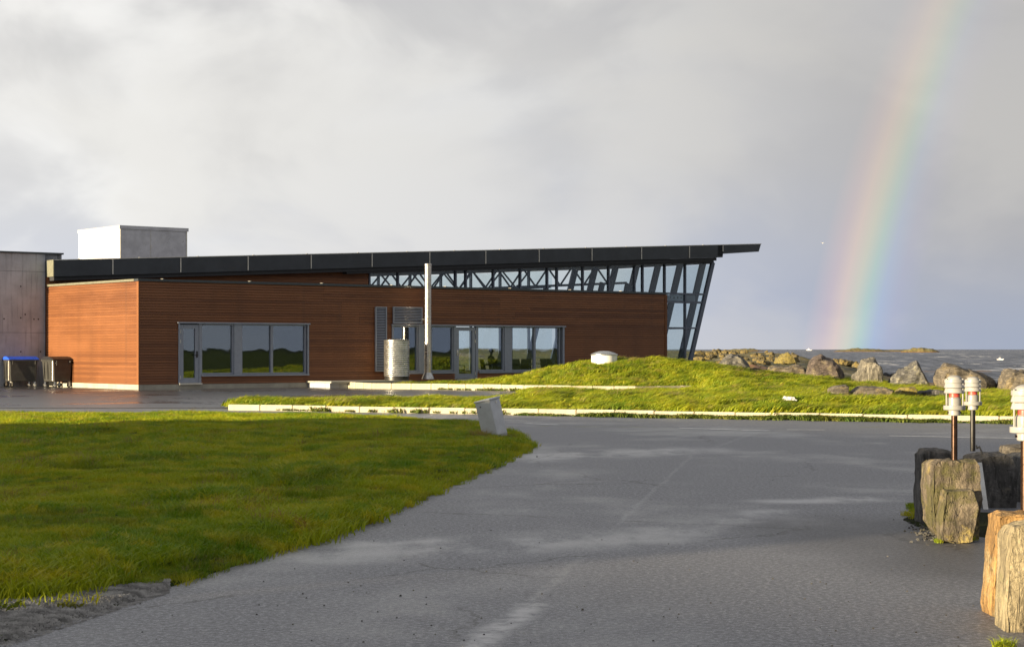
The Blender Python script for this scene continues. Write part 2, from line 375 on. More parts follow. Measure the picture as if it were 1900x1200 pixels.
# ------------------------------------------------------------------ object helpers
def tag(o, label=None, cat=None, group=None, kind=None):
    if label: o['label'] = label
    if cat: o['category'] = cat
    if group: o['group'] = group
    if kind: o['kind'] = kind
    return o
def empty(name, loc=(0, 0, 0), rz=0, parent=None, **kw):
    o = bpy.data.objects.new(name, None); C.objects.link(o); o.location = loc; o.rotation_euler = (0, 0, rz); o.parent = parent
    o.empty_display_size = .2
    return tag(o, **kw)
def link(name, me, mat=None, parent=None, loc=None, rot=None, **kw):
    if mat is not None and not me.materials:
        for x in (mat if isinstance(mat, (list, tuple)) else [mat]): me.materials.append(x)
    o = bpy.data.objects.new(name, me); C.objects.link(o); o.parent = parent
    if loc: o.location = loc
    if rot: o.rotation_euler = rot
    return tag(o, **kw)
def pyd(name, vs, fs, smooth=False):
    me = bpy.data.meshes.new(name); me.from_pydata([tuple(v) for v in vs], [], fs); me.update()
    if smooth: me.polygons.foreach_set('use_smooth', [True]*len(me.polygons))
    return me
class MB:
    def __init__(s): s.v = []; s.f = []
    def box(s, x0, x1, y0, y1, z0, z1):
        b = len(s.v)
        s.v += [(x0, y0, z0), (x1, y0, z0), (x1, y1, z0), (x0, y1, z0), (x0, y0, z1), (x1, y0, z1), (x1, y1, z1), (x0, y1, z1)]
        s.f += [tuple(b+i for i in q) for q in ((0, 3, 2, 1), (4, 5, 6, 7), (0, 1, 5, 4), (1, 2, 6, 5), (2, 3, 7, 6), (3, 0, 4, 7))]
        return s
    def hexa(s, p):       # eight points: bottom ring, top ring
        b = len(s.v); s.v += [tuple(q) for q in p]
        s.f += [tuple(b+i for i in q) for q in ((0, 3, 2, 1), (4, 5, 6, 7), (0, 1, 5, 4), (1, 2, 6, 5), (2, 3, 7, 6), (3, 0, 4, 7))]
        return s
    def bar(s, a, b_, w, h=None, up=(0, 0, 1)):
        h = h or w; a, b_ = Vector(a), Vector(b_); d = (b_-a).normalized(); up = Vector(up)
        if abs(d.dot(up)) > .98: up = Vector((0, 1, 0))
        r = d.cross(up).normalized()*w/2; u = r.cross(d).normalized()*h/2
        p = [a-r-u, a+r-u, b_+r-u, b_-r-u, a-r+u, a+r+u, b_+r+u, b_-r+u]
        return s.hexa(p)
    def lathe(s, prof, n=24, c=(0, 0), cap=True):
        b = len(s.v)
        for (r, z) in prof:
            for i in range(n):
                a = 2*math.pi*i/n; s.v.append((c[0]+r*math.cos(a), c[1]+r*math.sin(a), z))
        for j in range(len(prof)-1):
            for i in range(n):
                s.f.append((b+j*n+i, b+j*n+(i+1) % n, b+(j+1)*n+(i+1) % n, b+(j+1)*n+i))
        if cap:
            s.f.append(tuple(b+i for i in range(n))[::-1]); s.f.append(tuple(b+(len(prof)-1)*n+i for i in range(n)))
        return s
    def tube(s, a, b_, r, n=10):
        a, b_ = Vector(a), Vector(b_); d = (b_-a).normalized(); u = d.orthogonal().normalized(); w = d.cross(u); b = len(s.v)
        for p in (a, b_):
            for i in range(n):
                t_ = 2*math.pi*i/n; s.v.append(tuple(p+u*r*math.cos(t_)+w*r*math.sin(t_)))
        for i in range(n): s.f.append((b+i, b+(i+1) % n, b+n+(i+1) % n, b+n+i))
        s.f += [tuple(b+i for i in range(n))[::-1], tuple(b+n+i for i in range(n))]
        return s
    def build(s, name, mat, parent=None, smooth=False, bevel=0, **kw):
        me = pyd(name, s.v, s.f)
        if smooth:
            me.polygons.foreach_set('use_smooth', [len(p.vertices) < 5 for p in me.polygons])
            me.set_sharp_from_angle(angle=R(38))
        o = link(name, me, mat, parent, **kw)
        if bevel:
            b = o.modifiers.new('bevel', 'BEVEL'); b.width = bevel; b.segments = 2; b.limit_method = 'ANGLE'
        return o
def smoothstep(a, b, x):
    t_ = min(1.0, max(0.0, (x-a)/(b-a))); return t_*t_*(3-2*t_)
def fbm(x, y, s, seed=0, oct=4):
    return noise.fractal(Vector((x*s+seed*13.7, y*s-seed*7.1, seed*3.3)), .9, 2.1, oct)

# ------------------------------------------------------------------ ground lines measured once, as photo pixels on the flat ground
def interp(pts, x):
    xs = [p[0] for p in pts]; ys = [p[1] for p in pts]; return float(np.interp(x, xs, ys))
LAWN_BACK = [(-900, 768), (0, 767), (500, 769), (650, 772), (750, 776), (850, 782), (900, 790), (950, 803), (975, 814), (990, 827)]
LAWN_FRONT = [(-900, 1480), (-300, 1300), (0, 1196), (200, 1130), (350, 1080), (640, 985), (800, 920), (900, 876), (950, 851), (975, 841), (990, 829)]
K1, K2 = gp(423, 760.5), gp(1880, 785)
def kerbY(xp):      # straight lower kerb line, seen in direction xp
    a = (xp-950)/F; dx_, dy_ = K2[0]-K1[0], K2[1]-K1[1]
    # K1 + s*d with X = a*Y
    s_ = (a*K1[1]-K1[0])/(dx_-a*dy_); return K1[1]+s_*dy_
WEDGE = [(423, 757), (450, 753), (600, 745), (760, 739.5), (960, 733.5)]
UK = [(605, 716.5), (660, 720), (690, 721.3), (800, 722.5), (930, 725), (1060, 727.5), (1180, 728.5), (1310, 727)]
RIDGE = [(600, 716), (800, 712), (900, 706), (960, 697), (1000, 688), (1060, 675), (1100, 668.5), (1150, 665.5), (1236, 665.5), (1290, 669), (1350, 676), (1400, 683), (1500, 696), (1640, 708), (1750, 717), (1900, 723), (2600, 735)]
def ridge_D(xp): return 77.0 if xp > 930 else float(np.interp(xp, [690, 930], [75.5, 77]))
def bank_h(X, Y):
    if Y < 5: return 0
    xp = 950+F*X/Y
    yk = kerbY(xp); D_r = ridge_D(xp); zr = EYE-(interp(RIDGE, xp)-HOR+2)*D_r/F
    y0 = float(np.interp(xp, [690, 1000, 1280, 1420, 1700], [73.6, 67.6, 66, 52, 46]))
    und = .10*fbm(X, Y, .40, 3)+.065*fbm(X, Y, 1.3, 4)-.10*float(smoothstep(45, 60, Y))*float(smoothstep(1250, 1400, xp))-.05*float(smoothstep(60, 70, Y))
    base_ = .13 + .10*float(smoothstep(yk+.3, yk+5, Y))
    if xp < 1300: base_ = .13+.07*float(smoothstep(yk+.3, yk+3, Y))-.10*float(smoothstep(59, 65, Y))*(1 if xp < 960 else 0)
    if xp < 1000: base_ -= (.11*float(smoothstep(yk+.6, yk+4, Y))+.04)*float(smoothstep(1000, 930, xp))*(1 if Y < 70 else 0)
    base_ -= .16*float(smoothstep(50, 63, Y))*float(smoothstep(1360, 1290, xp))
    if Y <= D_r: h = base_+(zr-base_)*float(smoothstep(y0, D_r+(D_r-y0)*.10, Y)); h = min(h, max(zr, base_))
    else:
        drop = .16*(Y-D_r)-.35*min(1, (Y-D_r)/4)*0
        h = zr-float(smoothstep(0, 22, Y-D_r))*(zr+.35 if xp < 1290 else zr+1.2)
        if xp > 1290: h -= max(0, Y-D_r-6)*.045
    k_ = float(smoothstep(yk+.15, yk+1.2, Y))
    return h+und*k_
def lawn_h(X, Y):
    xp = 950+F*X/Y; 
    f_ = LAWN_FRONT; yb = HOR+F*EYE/Y
    e = min(yb-interp(LAWN_BACK, xp), interp(LAWN_FRONT, xp)-yb) if xp < 990 else 0
    k_ = float(smoothstep(-1, 40, e))
    if xp < 420: k_ *= 1-.85*float(smoothstep(1085, 1120, yb+.115*xp))
    return -.012+float(smoothstep(-1, 6, e))*.03+k_*(.08+.05*fbm(X, Y, .35, 1)+.025*fbm(X, Y, 1.4, 2))

def sheet(name, cols, yf, yb, rows, hfn, mat, power=1.0, **kw):
    vs = []; fs = []
    for xp in cols:
        a, b = yf(xp), yb(xp)
        for j in range(rows+1):
            Y = a*(b/a)**(j/rows); X = (xp-950)/F*Y; vs.append((X, Y, hfn(X, Y)))
    n = rows+1
    for i in range(len(cols)-1):
        for j in range(rows): fs.append((i*n+j, (i+1)*n+j, (i+1)*n+j+1, i*n+j+1))
    me = pyd(name, vs, fs, True); return link(name, me, mat, **kw)
def px2Y(y): return F*EYE/(y-HOR)

def flat(name, pts, z, mat, **kw):
    bm = bmesh.new(); vs = [bm.verts.new((x, y, z)) for x, y in pts]; f = bm.faces.new(vs)
    bmesh.ops.triangulate(bm, faces=[f])
    me = bpy.data.meshes.new(name); bm.to_mesh(me); bm.free()
    if me.polygons and sum(p.normal.z for p in me.polygons) < 0: me.flip_normals()
    return link(name, me, mat, **kw)
court_line_L = gp(-900, 757.5)
road_pts = [(-70, -40), (70, -40), (70, 12), (K2[0]+.0, K2[1]+.35), (K1[0], K1[1]+.35), gp(423, 757.5), gp(0, 757.5), (-40, 50), (-70, 50)]
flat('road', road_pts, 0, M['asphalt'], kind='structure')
wedge = [gp(x, y) for x, y in WEDGE]
uk = [gp(x, y) for x, y in UK]
court_pts = [(-70, 50.02), (-40, 50.02), gp(0, 757.4), gp(423, 757.4)]+wedge[1:]+[gp(1100, 731)]+[uk[5], uk[4], uk[3], uk[2], uk[1], uk[0], (-9.2, 96), (-70, 96)]
flat('car_park', court_pts, .004, M['court'], kind='structure')
# drainage joint between the car park and the road
MB().box(-16, K1[0], -.035, .035, .0, .012).build('drain_channel', M['black'], kind='structure').location = (0, gp(200, 757.5)[1], .004)

def ground_h(X, Y):
    h = -.06
    if X > -12: h -= float(smoothstep(82, 112, Y))*3.5*float(smoothstep(-12, 2, X))
    return h
gv = []; gf = []; GX = list(range(-160, 161, 8))+[300, 700, 1500, 3000]; GYs = [-3000, -1200, -500, -200]+list(range(-80, 125, 5))
for X in GX:
    for Y in GYs: gv.append((X, Y, ground_h(X, Y)-(.0 if Y < 40 or X < -12 else .15)))
for i in range(len(GX)-1):
    for j in range(len(GYs)-1):
        n = len(GYs); gf.append((i*n+j, (i+1)*n+j, (i+1)*n+j+1, i*n+j+1))
link('ground', pyd('ground', gv, gf, True), M['bank_soil'], kind='structure')

cols = list(np.arange(-500, 991, 12))+[985, 990]; cols = sorted(set(cols))
sheet('lawn', cols, lambda x: px2Y(interp(LAWN_FRONT, x)), lambda x: px2Y(interp(LAWN_BACK, x)), 70, lawn_h, M['lawn_soil'], kind='structure')
# gravel verge in the near corner of the lawn
sheet('gravel_verge', list(np.arange(-400, 302, 10)), lambda x: px2Y(interp(LAWN_FRONT, x)+4), lambda x: px2Y(min(interp(LAWN_FRONT, x)+3.5, 1128-.115*x+6*math.sin(x*.05))), 14, lambda X, Y: lawn_h(X, Y)+.006+.002*fbm(X, Y, 9, 6), M['gravel'], kind='structure')
def bankY0(x): return kerbY(x)+.28
cols2 = list(np.arange(424, 2500, 9))
sheet('grass_bank', [c for c in cols2 if c >= 955], bankY0, lambda x: 108, 130, bank_h, M['bank_soil'], kind='structure')
sheet('grass_verge', [c for c in cols2 if c <= 964], bankY0, lambda x: max(bankY0(x)+.05, px2Y(interp(WEDGE, x))), 26, bank_h, M['bank_soil'], kind='structure')
sheet('grass_border', list(np.arange(690, 966, 9)), lambda x: px2Y(interp(UK, x))+.22, lambda x: 88, 30, lambda X, Y: bank_h(X, Y) if Y < 78 else bank_h(X, 78), M['bank_soil'], kind='structure')

# ------------------------------------------------------------------ kerbs
def kerb(name, pts, h, w, label_each=None):
    root = empty(name, kind='structure'); L = 0; stone = {}
    for a, b in zip(pts[:-1], pts[1:]):
        a, b = Vector((*a, 0)), Vector((*b, 0)); d = b-a; n = max(1, round(d.length/1.0)); s_ = d.length/n; ang = math.atan2(d.y, d.x)
        key = round(s_, 2)
        if key not in stone:
            me = MB().box(0, s_-.014, 0, w, -.1, h); mm = pyd('kerb_stone', me.v, me.f); mm.materials.append(M['kerb'])
            bm = bmesh.new(); bm.from_mesh(mm); bmesh.ops.bevel(bm, geom=[e for e in bm.edges], offset=.014, segments=2, affect='EDGES'); bm.to_mesh(mm); bm.free()
            stone[key] = mm
        for i in range(n):
            o = bpy.data.objects.new('kerb_stone', stone[key]); C.objects.link(o); o.parent = root
            o.location = a+d*(i/n)+Vector((0, 0, random.uniform(-.008, .008))); o.rotation_euler = (0, 0, ang+random.uniform(-.008, .008))
    return root
kd = Vector((K2[0]-K1[0], K2[1]-K1[1])).normalized()
kerb('lower_kerb', [K1, (K1[0]+kd.x*34, K1[1]+kd.y*34)], .15, .24)
kerb('upper_kerb', uk, .24, .22)

# ------------------------------------------------------------------ building frame of reference
A0 = R(38.4); CX, CY = -14.76, 72.5
cu, su = math.cos(A0), math.sin(A0)
def U(xp, s=0.0):
    """distance along the front where photo column xp meets the plane set back s"""
    a = (xp-950)/F; X0, Y0 = CX-su*s, CY+cu*s
    return (a*Y0-X0)/(cu-a*su)
def Dp(u, s=0.0): return CY+cu*s+su*u
def Z(xp, y, s=0.0): return EYE-(y-HOR)*Dp(U(xp, s), s)/F
H = 4.30; LEN = U(1236); DEP = 8.5; HB = 20.5
B = empty('timber_building', (CX, CY, 0), A0, label='long low wooden building with a sloping dark roof and glazed leaning end', cat='building')
def P_(name, mb, mat, parent=B, **kw): return mb.build(name, M[mat], parent, **kw)

# openings of the front wall
zt = Z(331, 600)      # window head
zb1 = Z(572, 694); zd = .22
uA = [U(x) for x in (331, 372, 572)]
uB = [U(x) for x in (727, 844, 885, 1045)]
zbB = Z(1045, 688); 
OPEN = [(uA[0], uA[1]+.02, zd, zt), (uA[1]+.02, uA[2], zb1, zt), (uB[0], uB[1], zbB, zt), (uB[1], uB[2], zd+.05, zt), (uB[2], uB[3], zbB, zt)]
def pieces(x0, x1, z0, z1, ops):
    xs = sorted({x0, x1, *[v for o in ops for v in o[:2] if x0 < v < x1]}); out = []
    for a, b in zip(xs[:-1], xs[1:]):
        m_ = (a+b)/2; zs = sorted((o[2], o[3]) for o in ops if o[0] < m_ < o[1]); z = z0
        for (c, d) in zs:
            if c > z+1e-4: out.append((a, b, z, c))
            z = max(z, d)
        if z < z1-1e-4: out.append((a, b, z, z1))
    return out
fw = MB()
for (a, b, c, d) in pieces(0, LEN, .20, H, OPEN): fw.box(a, b, .0, .28, c, d)
front = P_('front_wall', fw, 'wood')
board_mesh = {}
def board(parent, x0, x1, z0, z1, face, axis='x', mat='wood'):
    """one lapped board: bottom edge proud, top edge tucked under the next"""
    key = (round(x1-x0, 3), round(z1-z0, 3), axis)
    if key not in board_mesh:
        L, h = x1-x0-.004, z1-z0-.006; p0, p1 = .040, .008
        v = [(0, -p0, 0), (L, -p0, 0), (L, 0, 0), (0, 0, 0), (0, -p1, h), (L, -p1, h), (L, 0, h), (0, 0, h)]
        m_ = MB().hexa(v); me = pyd('board', m_.v, m_.f); me.materials.append(M[mat]); board_mesh[key] = me
    o = bpy.data.objects.new('board', board_mesh[key]); C.objects.link(o); o.parent = parent
    if axis == 'x': o.location = (x0, face, z0)
    else: o.location = (face, x1, z0); o.rotation_euler = (0, 0, -math.pi/2)
    return o
def boards(parent, x0, x1, z0, z1, ops, face, rows, axis='x', jl=9.0):
    h = (z1-z0)/rows
    for r in range(rows):
        a, b = z0+r*h, z0+(r+1)*h; m_ = (a+b)/2
        cuts = []; x = x0
        for o in sorted(o for o in ops if o[2] < m_ < o[3]):
            if o[0] > x+.01: cuts.append((x, o[0]))
            x = max(x, o[1])
        if x < x1-.01: cuts.append((x, x1))
        for (p, q) in cuts:
            n = max(1, round((q-p)/jl)); e = [p]+[p+(q-p)*(i/n)+(random.choice((-.9, 0, .9)) if (q-p)/n > 4 else 0) for i in range(1, n)]+[q]
            for i in range(n): board(parent, e[i], e[i+1], a, b, face, axis)
boards(front, .0, LEN, .22, H-.02, OPEN, -.002, 38)
zA = H
ew = MB().box(0, .28, .28, DEP+.2, .20, H)
endw = P_('end_wall', ew, 'wood')
boards(endw, 0, DEP+.2, .22, H-.02, [], -.002, 38, 'y', 99)
P_('corner_board', MB().box(-.045, .0, -.045, .12, .22, H-.02), 'wood'); P_('corner_board', MB().box(LEN-.12, LEN+.03, -.05, -.033, .22, H-.02), 'wood')
P_('right_wall', MB().box(LEN-.28, LEN, .28, DEP-.3, .2, H-.0), 'wood')
P_('plinth', MB().box(-.035, LEN, -.02, .26, -.3, .20).box(-.035, .24, .26, DEP+.2, -.3, .20), 'plinth')
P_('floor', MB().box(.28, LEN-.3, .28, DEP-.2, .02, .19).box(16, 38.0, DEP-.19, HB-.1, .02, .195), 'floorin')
P_('low_roof', MB().box(.0, LEN, .28, DEP-.02, H-.22, H-.004), 'rooftop')
cp = P_('coping', MB().box(-.07, LEN+.06, -.075, .3, H, H+.095), 'cap')
cp2 = MB()
P_('end_coping', MB().box(-.075, .3, .302, DEP+.0, H+.003, H+.093), 'endcap')
for x_ in (1, 5, 8.5, 12.1, 15, 18.7, 22.3, 25.5): MB().box(x_, x_+.05, -.085, .1, H+.095, H+.115).build('coping_clip', M['strip'], cp)
for y_ in (1.2, 4.3, 6.2): MB().box(-.08, .3, y_, y_+.02, H+.0935, H+.098).build('coping_clip', M['black'], cp)
# interior partitions
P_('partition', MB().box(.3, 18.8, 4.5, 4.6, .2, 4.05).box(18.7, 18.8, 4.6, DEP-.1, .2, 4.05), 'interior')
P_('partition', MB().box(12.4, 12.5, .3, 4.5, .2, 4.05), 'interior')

# upper volume behind
S2 = DEP; U0 = U(683, S2); UE = U(1283, S2); 
def roofZ(u): return 5.42+(7.66-5.42)/(43.4)*u      # top edge of fascia
FH = .70
up = P_('upper_wall', MB().hexa([(0, S2, H-.3), (U0, S2, H-.3), (U0, S2+.25, H-.3), (0, S2+.25, H-.3), (0, S2, roofZ(0)-FH+.05), (U0, S2, roofZ(U0)-FH+.05), (U0, S2+.25, roofZ(U0)-FH+.05), (0, S2+.25, roofZ(0)-FH+.05)]), 'wood')
hh = (H-.22)/33*1.0
r_ = 0
while H+r_*.124 < roofZ(U0)-FH-.1:
    a = H+r_*.124; us = max(0, ((a+.124)+FH-.0-5.42)*43.4/2.24)
    if us < U0-.2:
        board(up, us, U0, a, a+.124, S2-.002)
    r_ += 1
P_('upper_end_wall', MB().hexa([(0, S2+.25, H-.3), (.25, S2+.25, H-.3), (.25, HB, H-.3), (0, HB, H-.3), (0, S2+.25, roofZ(0)-.7), (.25, S2+.25, roofZ(0)-.7), (.25, HB, roofZ(0)-.7), (0, HB, roofZ(0)-.7)]), 'wood')
P_('inner_wall', MB().box(U0-.1, U0, S2+.26, HB, .2, 5.4), 'interior')
# roof slab with fascia
OV = S2-.62
UR = U(1412, OV); UF = U(1341, OV)
def slab(u0, u1, s0, s1, top, th0, th1=None):
    th1 = th0 if th1 is None else th1
    return [(u0, s0, roofZ(u0)+top-th0), (u1, s0, roofZ(u1)+top-th1), (u1, s1, roofZ(u1)+top-th1), (u0, s1, roofZ(u0)+top-th0), (u0, s0, roofZ(u0)+top), (u1, s0, roofZ(u1)+top), (u1, s1, roofZ(u1)+top), (u0, s1, roofZ(u0)+top)]
SB = HB+.6
roof = P_('roof', MB().hexa(slab(.0, UF-.4, OV+.06, SB-.06, -.03, .45)), 'rooftop')
P_('soffit_band', MB().hexa(slab(0.05, UF-.35, OV+.14, SB-.2, -FH, .17)).hexa(slab(U0-1.5, U(1328, OV), OV+.22, SB-.3, -FH-.172, .10)), 'slate2')
joints = [88]+[209, 335, 460, 577, 690, 797, 901, 1000, 1098, 1190, 1279, 1341]
ju = [max(0, U(x, OV)) for x in joints]; ju[0] = 0
for a, b in zip(ju[:-1], ju[1:]):
    MB().hexa(slab(a+.004, b-.004, OV, OV+.058, 0, FH)).build('fascia_panel', M['slate'], roof)
for u_ in ju[1:-1]:
    MB().hexa(slab(u_-.022, u_+.022, OV-.03, OV-.002, -.03, FH-.06)).build('joint_strip', M['strip'], roof)
MB().hexa(slab(UF-.022, UF+.022, OV-.03, OV-.002, -.03, .34)).build('joint_strip', M['strip'], roof)
MB().hexa([(UF+.03, OV, roofZ(UF)-.50), (UR-.18, OV, roofZ(UR)-.44), (UR-.18, SB, roofZ(UR)-.44), (UF+.03, SB, roofZ(UF)-.50), (UF+.03, OV, roofZ(UF)), (UR, OV, roofZ(UR)), (UR, SB, roofZ(UR)), (UF+.03, SB, roofZ(UF))]).build('roof_canopy', M['slate'], roof)
MB().hexa(slab(UF-.4, UF+.02, OV, SB, -.0, .62)).build('canopy_step', M['slate2'], roof)
MB().hexa(slab(-.05, UR+.03, OV-.02, OV+.05, .03, .028)).build('roof_edge_trim', M['strip'], roof)
# end plate that catches the sun
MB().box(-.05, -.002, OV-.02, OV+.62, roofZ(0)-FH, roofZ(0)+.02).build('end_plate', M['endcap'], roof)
MB().hexa(slab(-.04, -.002, OV+.62, SB, .0, FH)).build('end_fascia', M['slate'], roof)
for i in range(14):
    u_ = 1.2+i*2.9; MB().box(u_-.04, u_+.04, OV+.1, OV+.16, roofZ(u_)+.0, roofZ(u_)+.05).build('roof_clip', M['strip'], roof)

# clerestory
zcl = lambda u: roofZ(u)-FH-.25
cf = MB(); zsill = H-.06
lean = (40.2-38.2)/6.3; 
def uend(z): return 38.15+lean*z
mull = [686, 739, 846, 865, 916, 966, 1016, 1034, 1082, 1130, 1178, 1193, 1234, 1272]
mus = [U(x, S2) for x in mull]
clere = P_('clerestory_frame', MB().bar((U0, S2+.07, zsill), (uend(zsill), S2+.07, zsill), .1, .12).hexa([(U0, S2+.0, zcl(U0)-.02), (uend(zcl(40)), S2, zcl(40)-.02), (uend(zcl(40)), S2+.12, zcl(40)-.02), (U0, S2+.12, zcl(U0)-.02), (U0, S2, zcl(U0)+.10), (uend(6.5), S2, zcl(40)+.10), (uend(6.5), S2+.12, zcl(40)+.10), (U0, S2+.12, zcl(U0)+.1)]), 'mullion')
for i, u_ in enumerate(mus):
    zbt = zsill if u_ < U(1230, S2) else .1
    MB().box(u_-.04, u_+.04, S2-.03, S2+.15, zbt, zcl(u_)).build('mullion', M['mullion'], clere)
MB().bar((uend(0)-.06, S2+.05, 0), (uend(zcl(40))-.06, S2+.05, zcl(40)), .16, .24).build('corner_post', M['mullion'], clere)
ug = U(1225, S2)
for z_ in (Z(1272, 545, S2), Z(1272, 608.5, S2)):
    MB().box(ug, uend(z_)-.1, S2-.02, S2+.12, z_-.045, z_+.045).build('transom', M['mullion'], clere)
# panes
edges = [U0]+mus[1:]
for a, b in zip(edges[:-1], edges[1:]):
    MB().hexa([(a+.04, S2+.05, zsill+.05), (b-.04, S2+.05, zsill+.05), (b-.04, S2+.07, zsill+.05), (a+.04, S2+.07, zsill+.05), (a+.04, S2+.05, zcl(a)-.02), (b-.04, S2+.05, zcl(b)-.02), (b-.04, S2+.07, zcl(b)-.02), (a+.04, S2+.07, zcl(a)-.02)]).build('pane', M['glassc'], clere)
zz = [.1, Z(1272, 608.5, S2), Z(1272, 545, S2), zcl(39)]
for (a, b) in ((ug, mus[-2]), (mus[-2], mus[-1]), (mus[-1], None)):
    for z0, z1 in zip(zz[:-1], zz[1:]):
        if b is not None and z0 > 4: continue
        if a == ug and z0 > 4: continue
        r0, r1 = (b, b) if b is not None else (uend(z0)-.15, uend(z1)-.15)
        MB().hexa([(a+.04, S2+.05, z0+.04), (r0-.04, S2+.05, z0+.04), (r0-.04, S2+.07, z0+.04), (a+.04, S2+.07, z0+.04), (a+.04, S2+.05, z1-.04), (r1-.04, S2+.05, z1-.04), (r1-.04, S2+.07, z1-.04), (a+.04, S2+.07, z1-.04)]).build('pane', M['glassc'], clere)
# leaning end facade: posts, rails and panes
endg = P_('end_glazing_frame', MB().bar((uend(.15), S2, .15), (uend(.15), HB, .15), .14), 'mullion')
ss = [S2+.9+1.88*i for i in range(7)]
for s_ in ss: MB().bar((uend(0), s_, 0), (uend(zcl(40)), s_, zcl(40)), .30 if False else .12, .42).build('leaning_post', M['steelbeam'], endg)
for z_ in (Z(1272, 608.5, S2), Z(1272, 545, S2), 6.5): MB().bar((uend(z_), S2+.1, z_), (uend(z_), HB, z_), .08).build('rail', M['mullion'], endg)
for a, b in zip([S2+.1]+ss[:-1], ss):
    v = [(uend(.2), a+.07, .2), (uend(.2)+.02, a+.07, .2), (uend(.2)+.02, b-.07, .2), (uend(.2), b-.07, .2), (uend(6.4), a+.07, 6.4), (uend(6.4)+.02, a+.07, 6.4), (uend(6.4)+.02, b-.07, 6.4), (uend(6.4), b-.07, 6.4)]
    MB().hexa(v).build('pane', M['glassc'], endg)
# back facade
backg = P_('back_glazing_frame', MB().box(U0, 38.1, HB, HB+.12, .0, .3).hexa([(U0, HB, zcl(U0)), (39.9, HB, zcl(40)), (39.9, HB+.12, zcl(40)), (U0, HB+.12, zcl(U0)), (U0, HB, zcl(U0)+.2), (39.9, HB, zcl(40)+.2), (39.9, HB+.12, zcl(40)+.2), (U0, HB+.12, zcl(U0)+.2)]), 'mullion')
u_ = U0; lst = []
while u_ < 38: lst.append(u_); u_ += 2.2
for a in lst: MB().box(a-.045, a+.045, HB-.05, HB+.15, .25, zcl(a)).build('mullion', M['mullion'], backg)
MB().box(U0, 38.6, HB-.02, HB+.1, 3.3, 3.42).build('transom', M['mullion'], backg)
for a, b in zip(lst, lst[1:]+[38.3]): MB().box(a+.05, b-.05, HB+.04, HB+.06, .3, zcl(a)-.02).build('pane', M['glassc'], backg)
# roof trusses and inner columns of the hall
def truss(s_, u0, u1, dep, pitch, wcol=True):
    root = MB(); ztop = lambda u: roofZ(u)-FH-.22; zbot = lambda u: ztop(u)-dep
    root.bar((u0, s_, ztop(u0)), (u1, s_, ztop(u1)), .12, .14).bar((u0, s_, zbot(u0)), (u1, s_, zbot(u1)), .12, .13)
    o = root.build('truss', M['steelbeam'], B)
    n = int((u1-u0)/pitch)
    for i in range(n):
        a = u0+i*pitch; m_ = a+pitch/2; b = a+pitch
        MB().bar((a, s_, ztop(a)), (m_, s_, zbot(m_)), .075).build('web_strut', M['steelbeam'], o)
        MB().bar((m_, s_, zbot(m_)), (b, s_, ztop(b)), .075).build('web_strut', M['steelbeam'], o)
truss(S2+3.3, U0+.1, 36.5, 1.0, 1.75); truss(S2+8.3, U0+.1, 35, 1.05, 2.1)
for u_ in (21.0, 27.5, 33.5):
    MB().bar((u_-.4, S2+3.3, .2), (u_+1.2, S2+3.3, roofZ(u_)-FH-1.1), .16, .30).build('leaning_column', M['steelbeam'], B)
    MB().bar((u_+1.6, S2+3.3, .2), (u_+3.1, S2+3.3, roofZ(u_)-FH-1.1), .16, .26).build('leaning_column', M['steelbeam'], B)
for u_ in (19, 25.5, 32):
    MB().box(u_-.12, u_+.12, S2+8.2, S2+8.4, .2, roofZ(u_)-FH-1.2).build('column', M['steelbeam'], B)
# perforated balcony edge seen low in the clerestory
gl_ = MB().box(U(1180, S2+.6), U(1290, S2+.6), S2+.6, S2+.66, zsill+.05, zsill+.42).build('perforated_beam', M['trim'], B)
for i in range(11):
    if i == 5: continue
    uu = U(1198+i*6.6, S2+.6); MB().tube((uu, S2+.592, zsill+.27), (uu, S2+.6, zsill+.27), .05).build('hole', M['black'], gl_)

# windows of the front wall
def frame_rect(mb, x0, x1, z0, z1, w, y0=.02, y1=.16):
    mb.box(x0, x0+w, y0, y1, z0, z1).box(x1-w, x1, y0, y1, z0, z1).box(x0+w, x1-w, y0, y1, z0, z0+w).box(x0+w, x1-w, y0, y1, z1-w, z1)
def window(x0, x1, z0, z1, w=.06, parent=None):
    mb = MB(); frame_rect(mb, x0, x1, z0, z1, w); o = mb.build('window', M['trim'], B, bevel=.006)
    MB().box(x0+w, x1-w, .10, .115, z0+w, z1-w).build('pane', M['glass'], o); return o
def door(x0, x1, z0, z1, handle_left, hinge_right):
    w = .17; mb = MB(); mb.box(x0, x0+w, .0, .1, z0, z1).box(x1-w, x1, .0, .1, z0, z1).box(x0+w, x1-w, .0, .1, z0, z0+.2).box(x0+w, x1-w, .0, .1, z1-.16, z1)
    o = mb.build('door', M['trim'], B, bevel=.006)
    MB().box(x0+w, x1-w, .05, .065, z0+.2, z1-.16).build('pane', M['glass'], o)
    hx = x0+.07 if handle_left else x1-.09
    MB().box(hx-.03, hx+.03, -.03, -.002, z0+1.02, z0+1.28).box(hx-.02, hx+.02, -.08, -.03, z0+1.10, z0+1.14).bar((hx, -.075, z0+1.12), (hx+(.14 if handle_left else -.14), -.075, z0+1.12), .03).build('handle', M['black' if not handle_left else 'strip'], o)
    for zz_ in (.15, 1.6, 2.0):
        xx = x1-.02 if hinge_right else x0+.02
        MB().tube((xx, -.025, z0+zz_), (xx, -.025, z0+zz_+.14), .022).build('hinge', M['strip'], o)
    return o
hd = MB().box(U(328), U(574), -.10, .14, zt, zt+.06); P_('window_head', hd, 'trim', bevel=.005)
hd = MB().box(U(725), U(1048), -.10, .14, zt, zt+.06); P_('window_head', hd, 'trim', bevel=.005)
P_('jamb', MB().box(U(330), U(333), -.06, .16, zd, zt).box(U(569.5), U(572), -.06, .16, zb1, zt), 'trim')
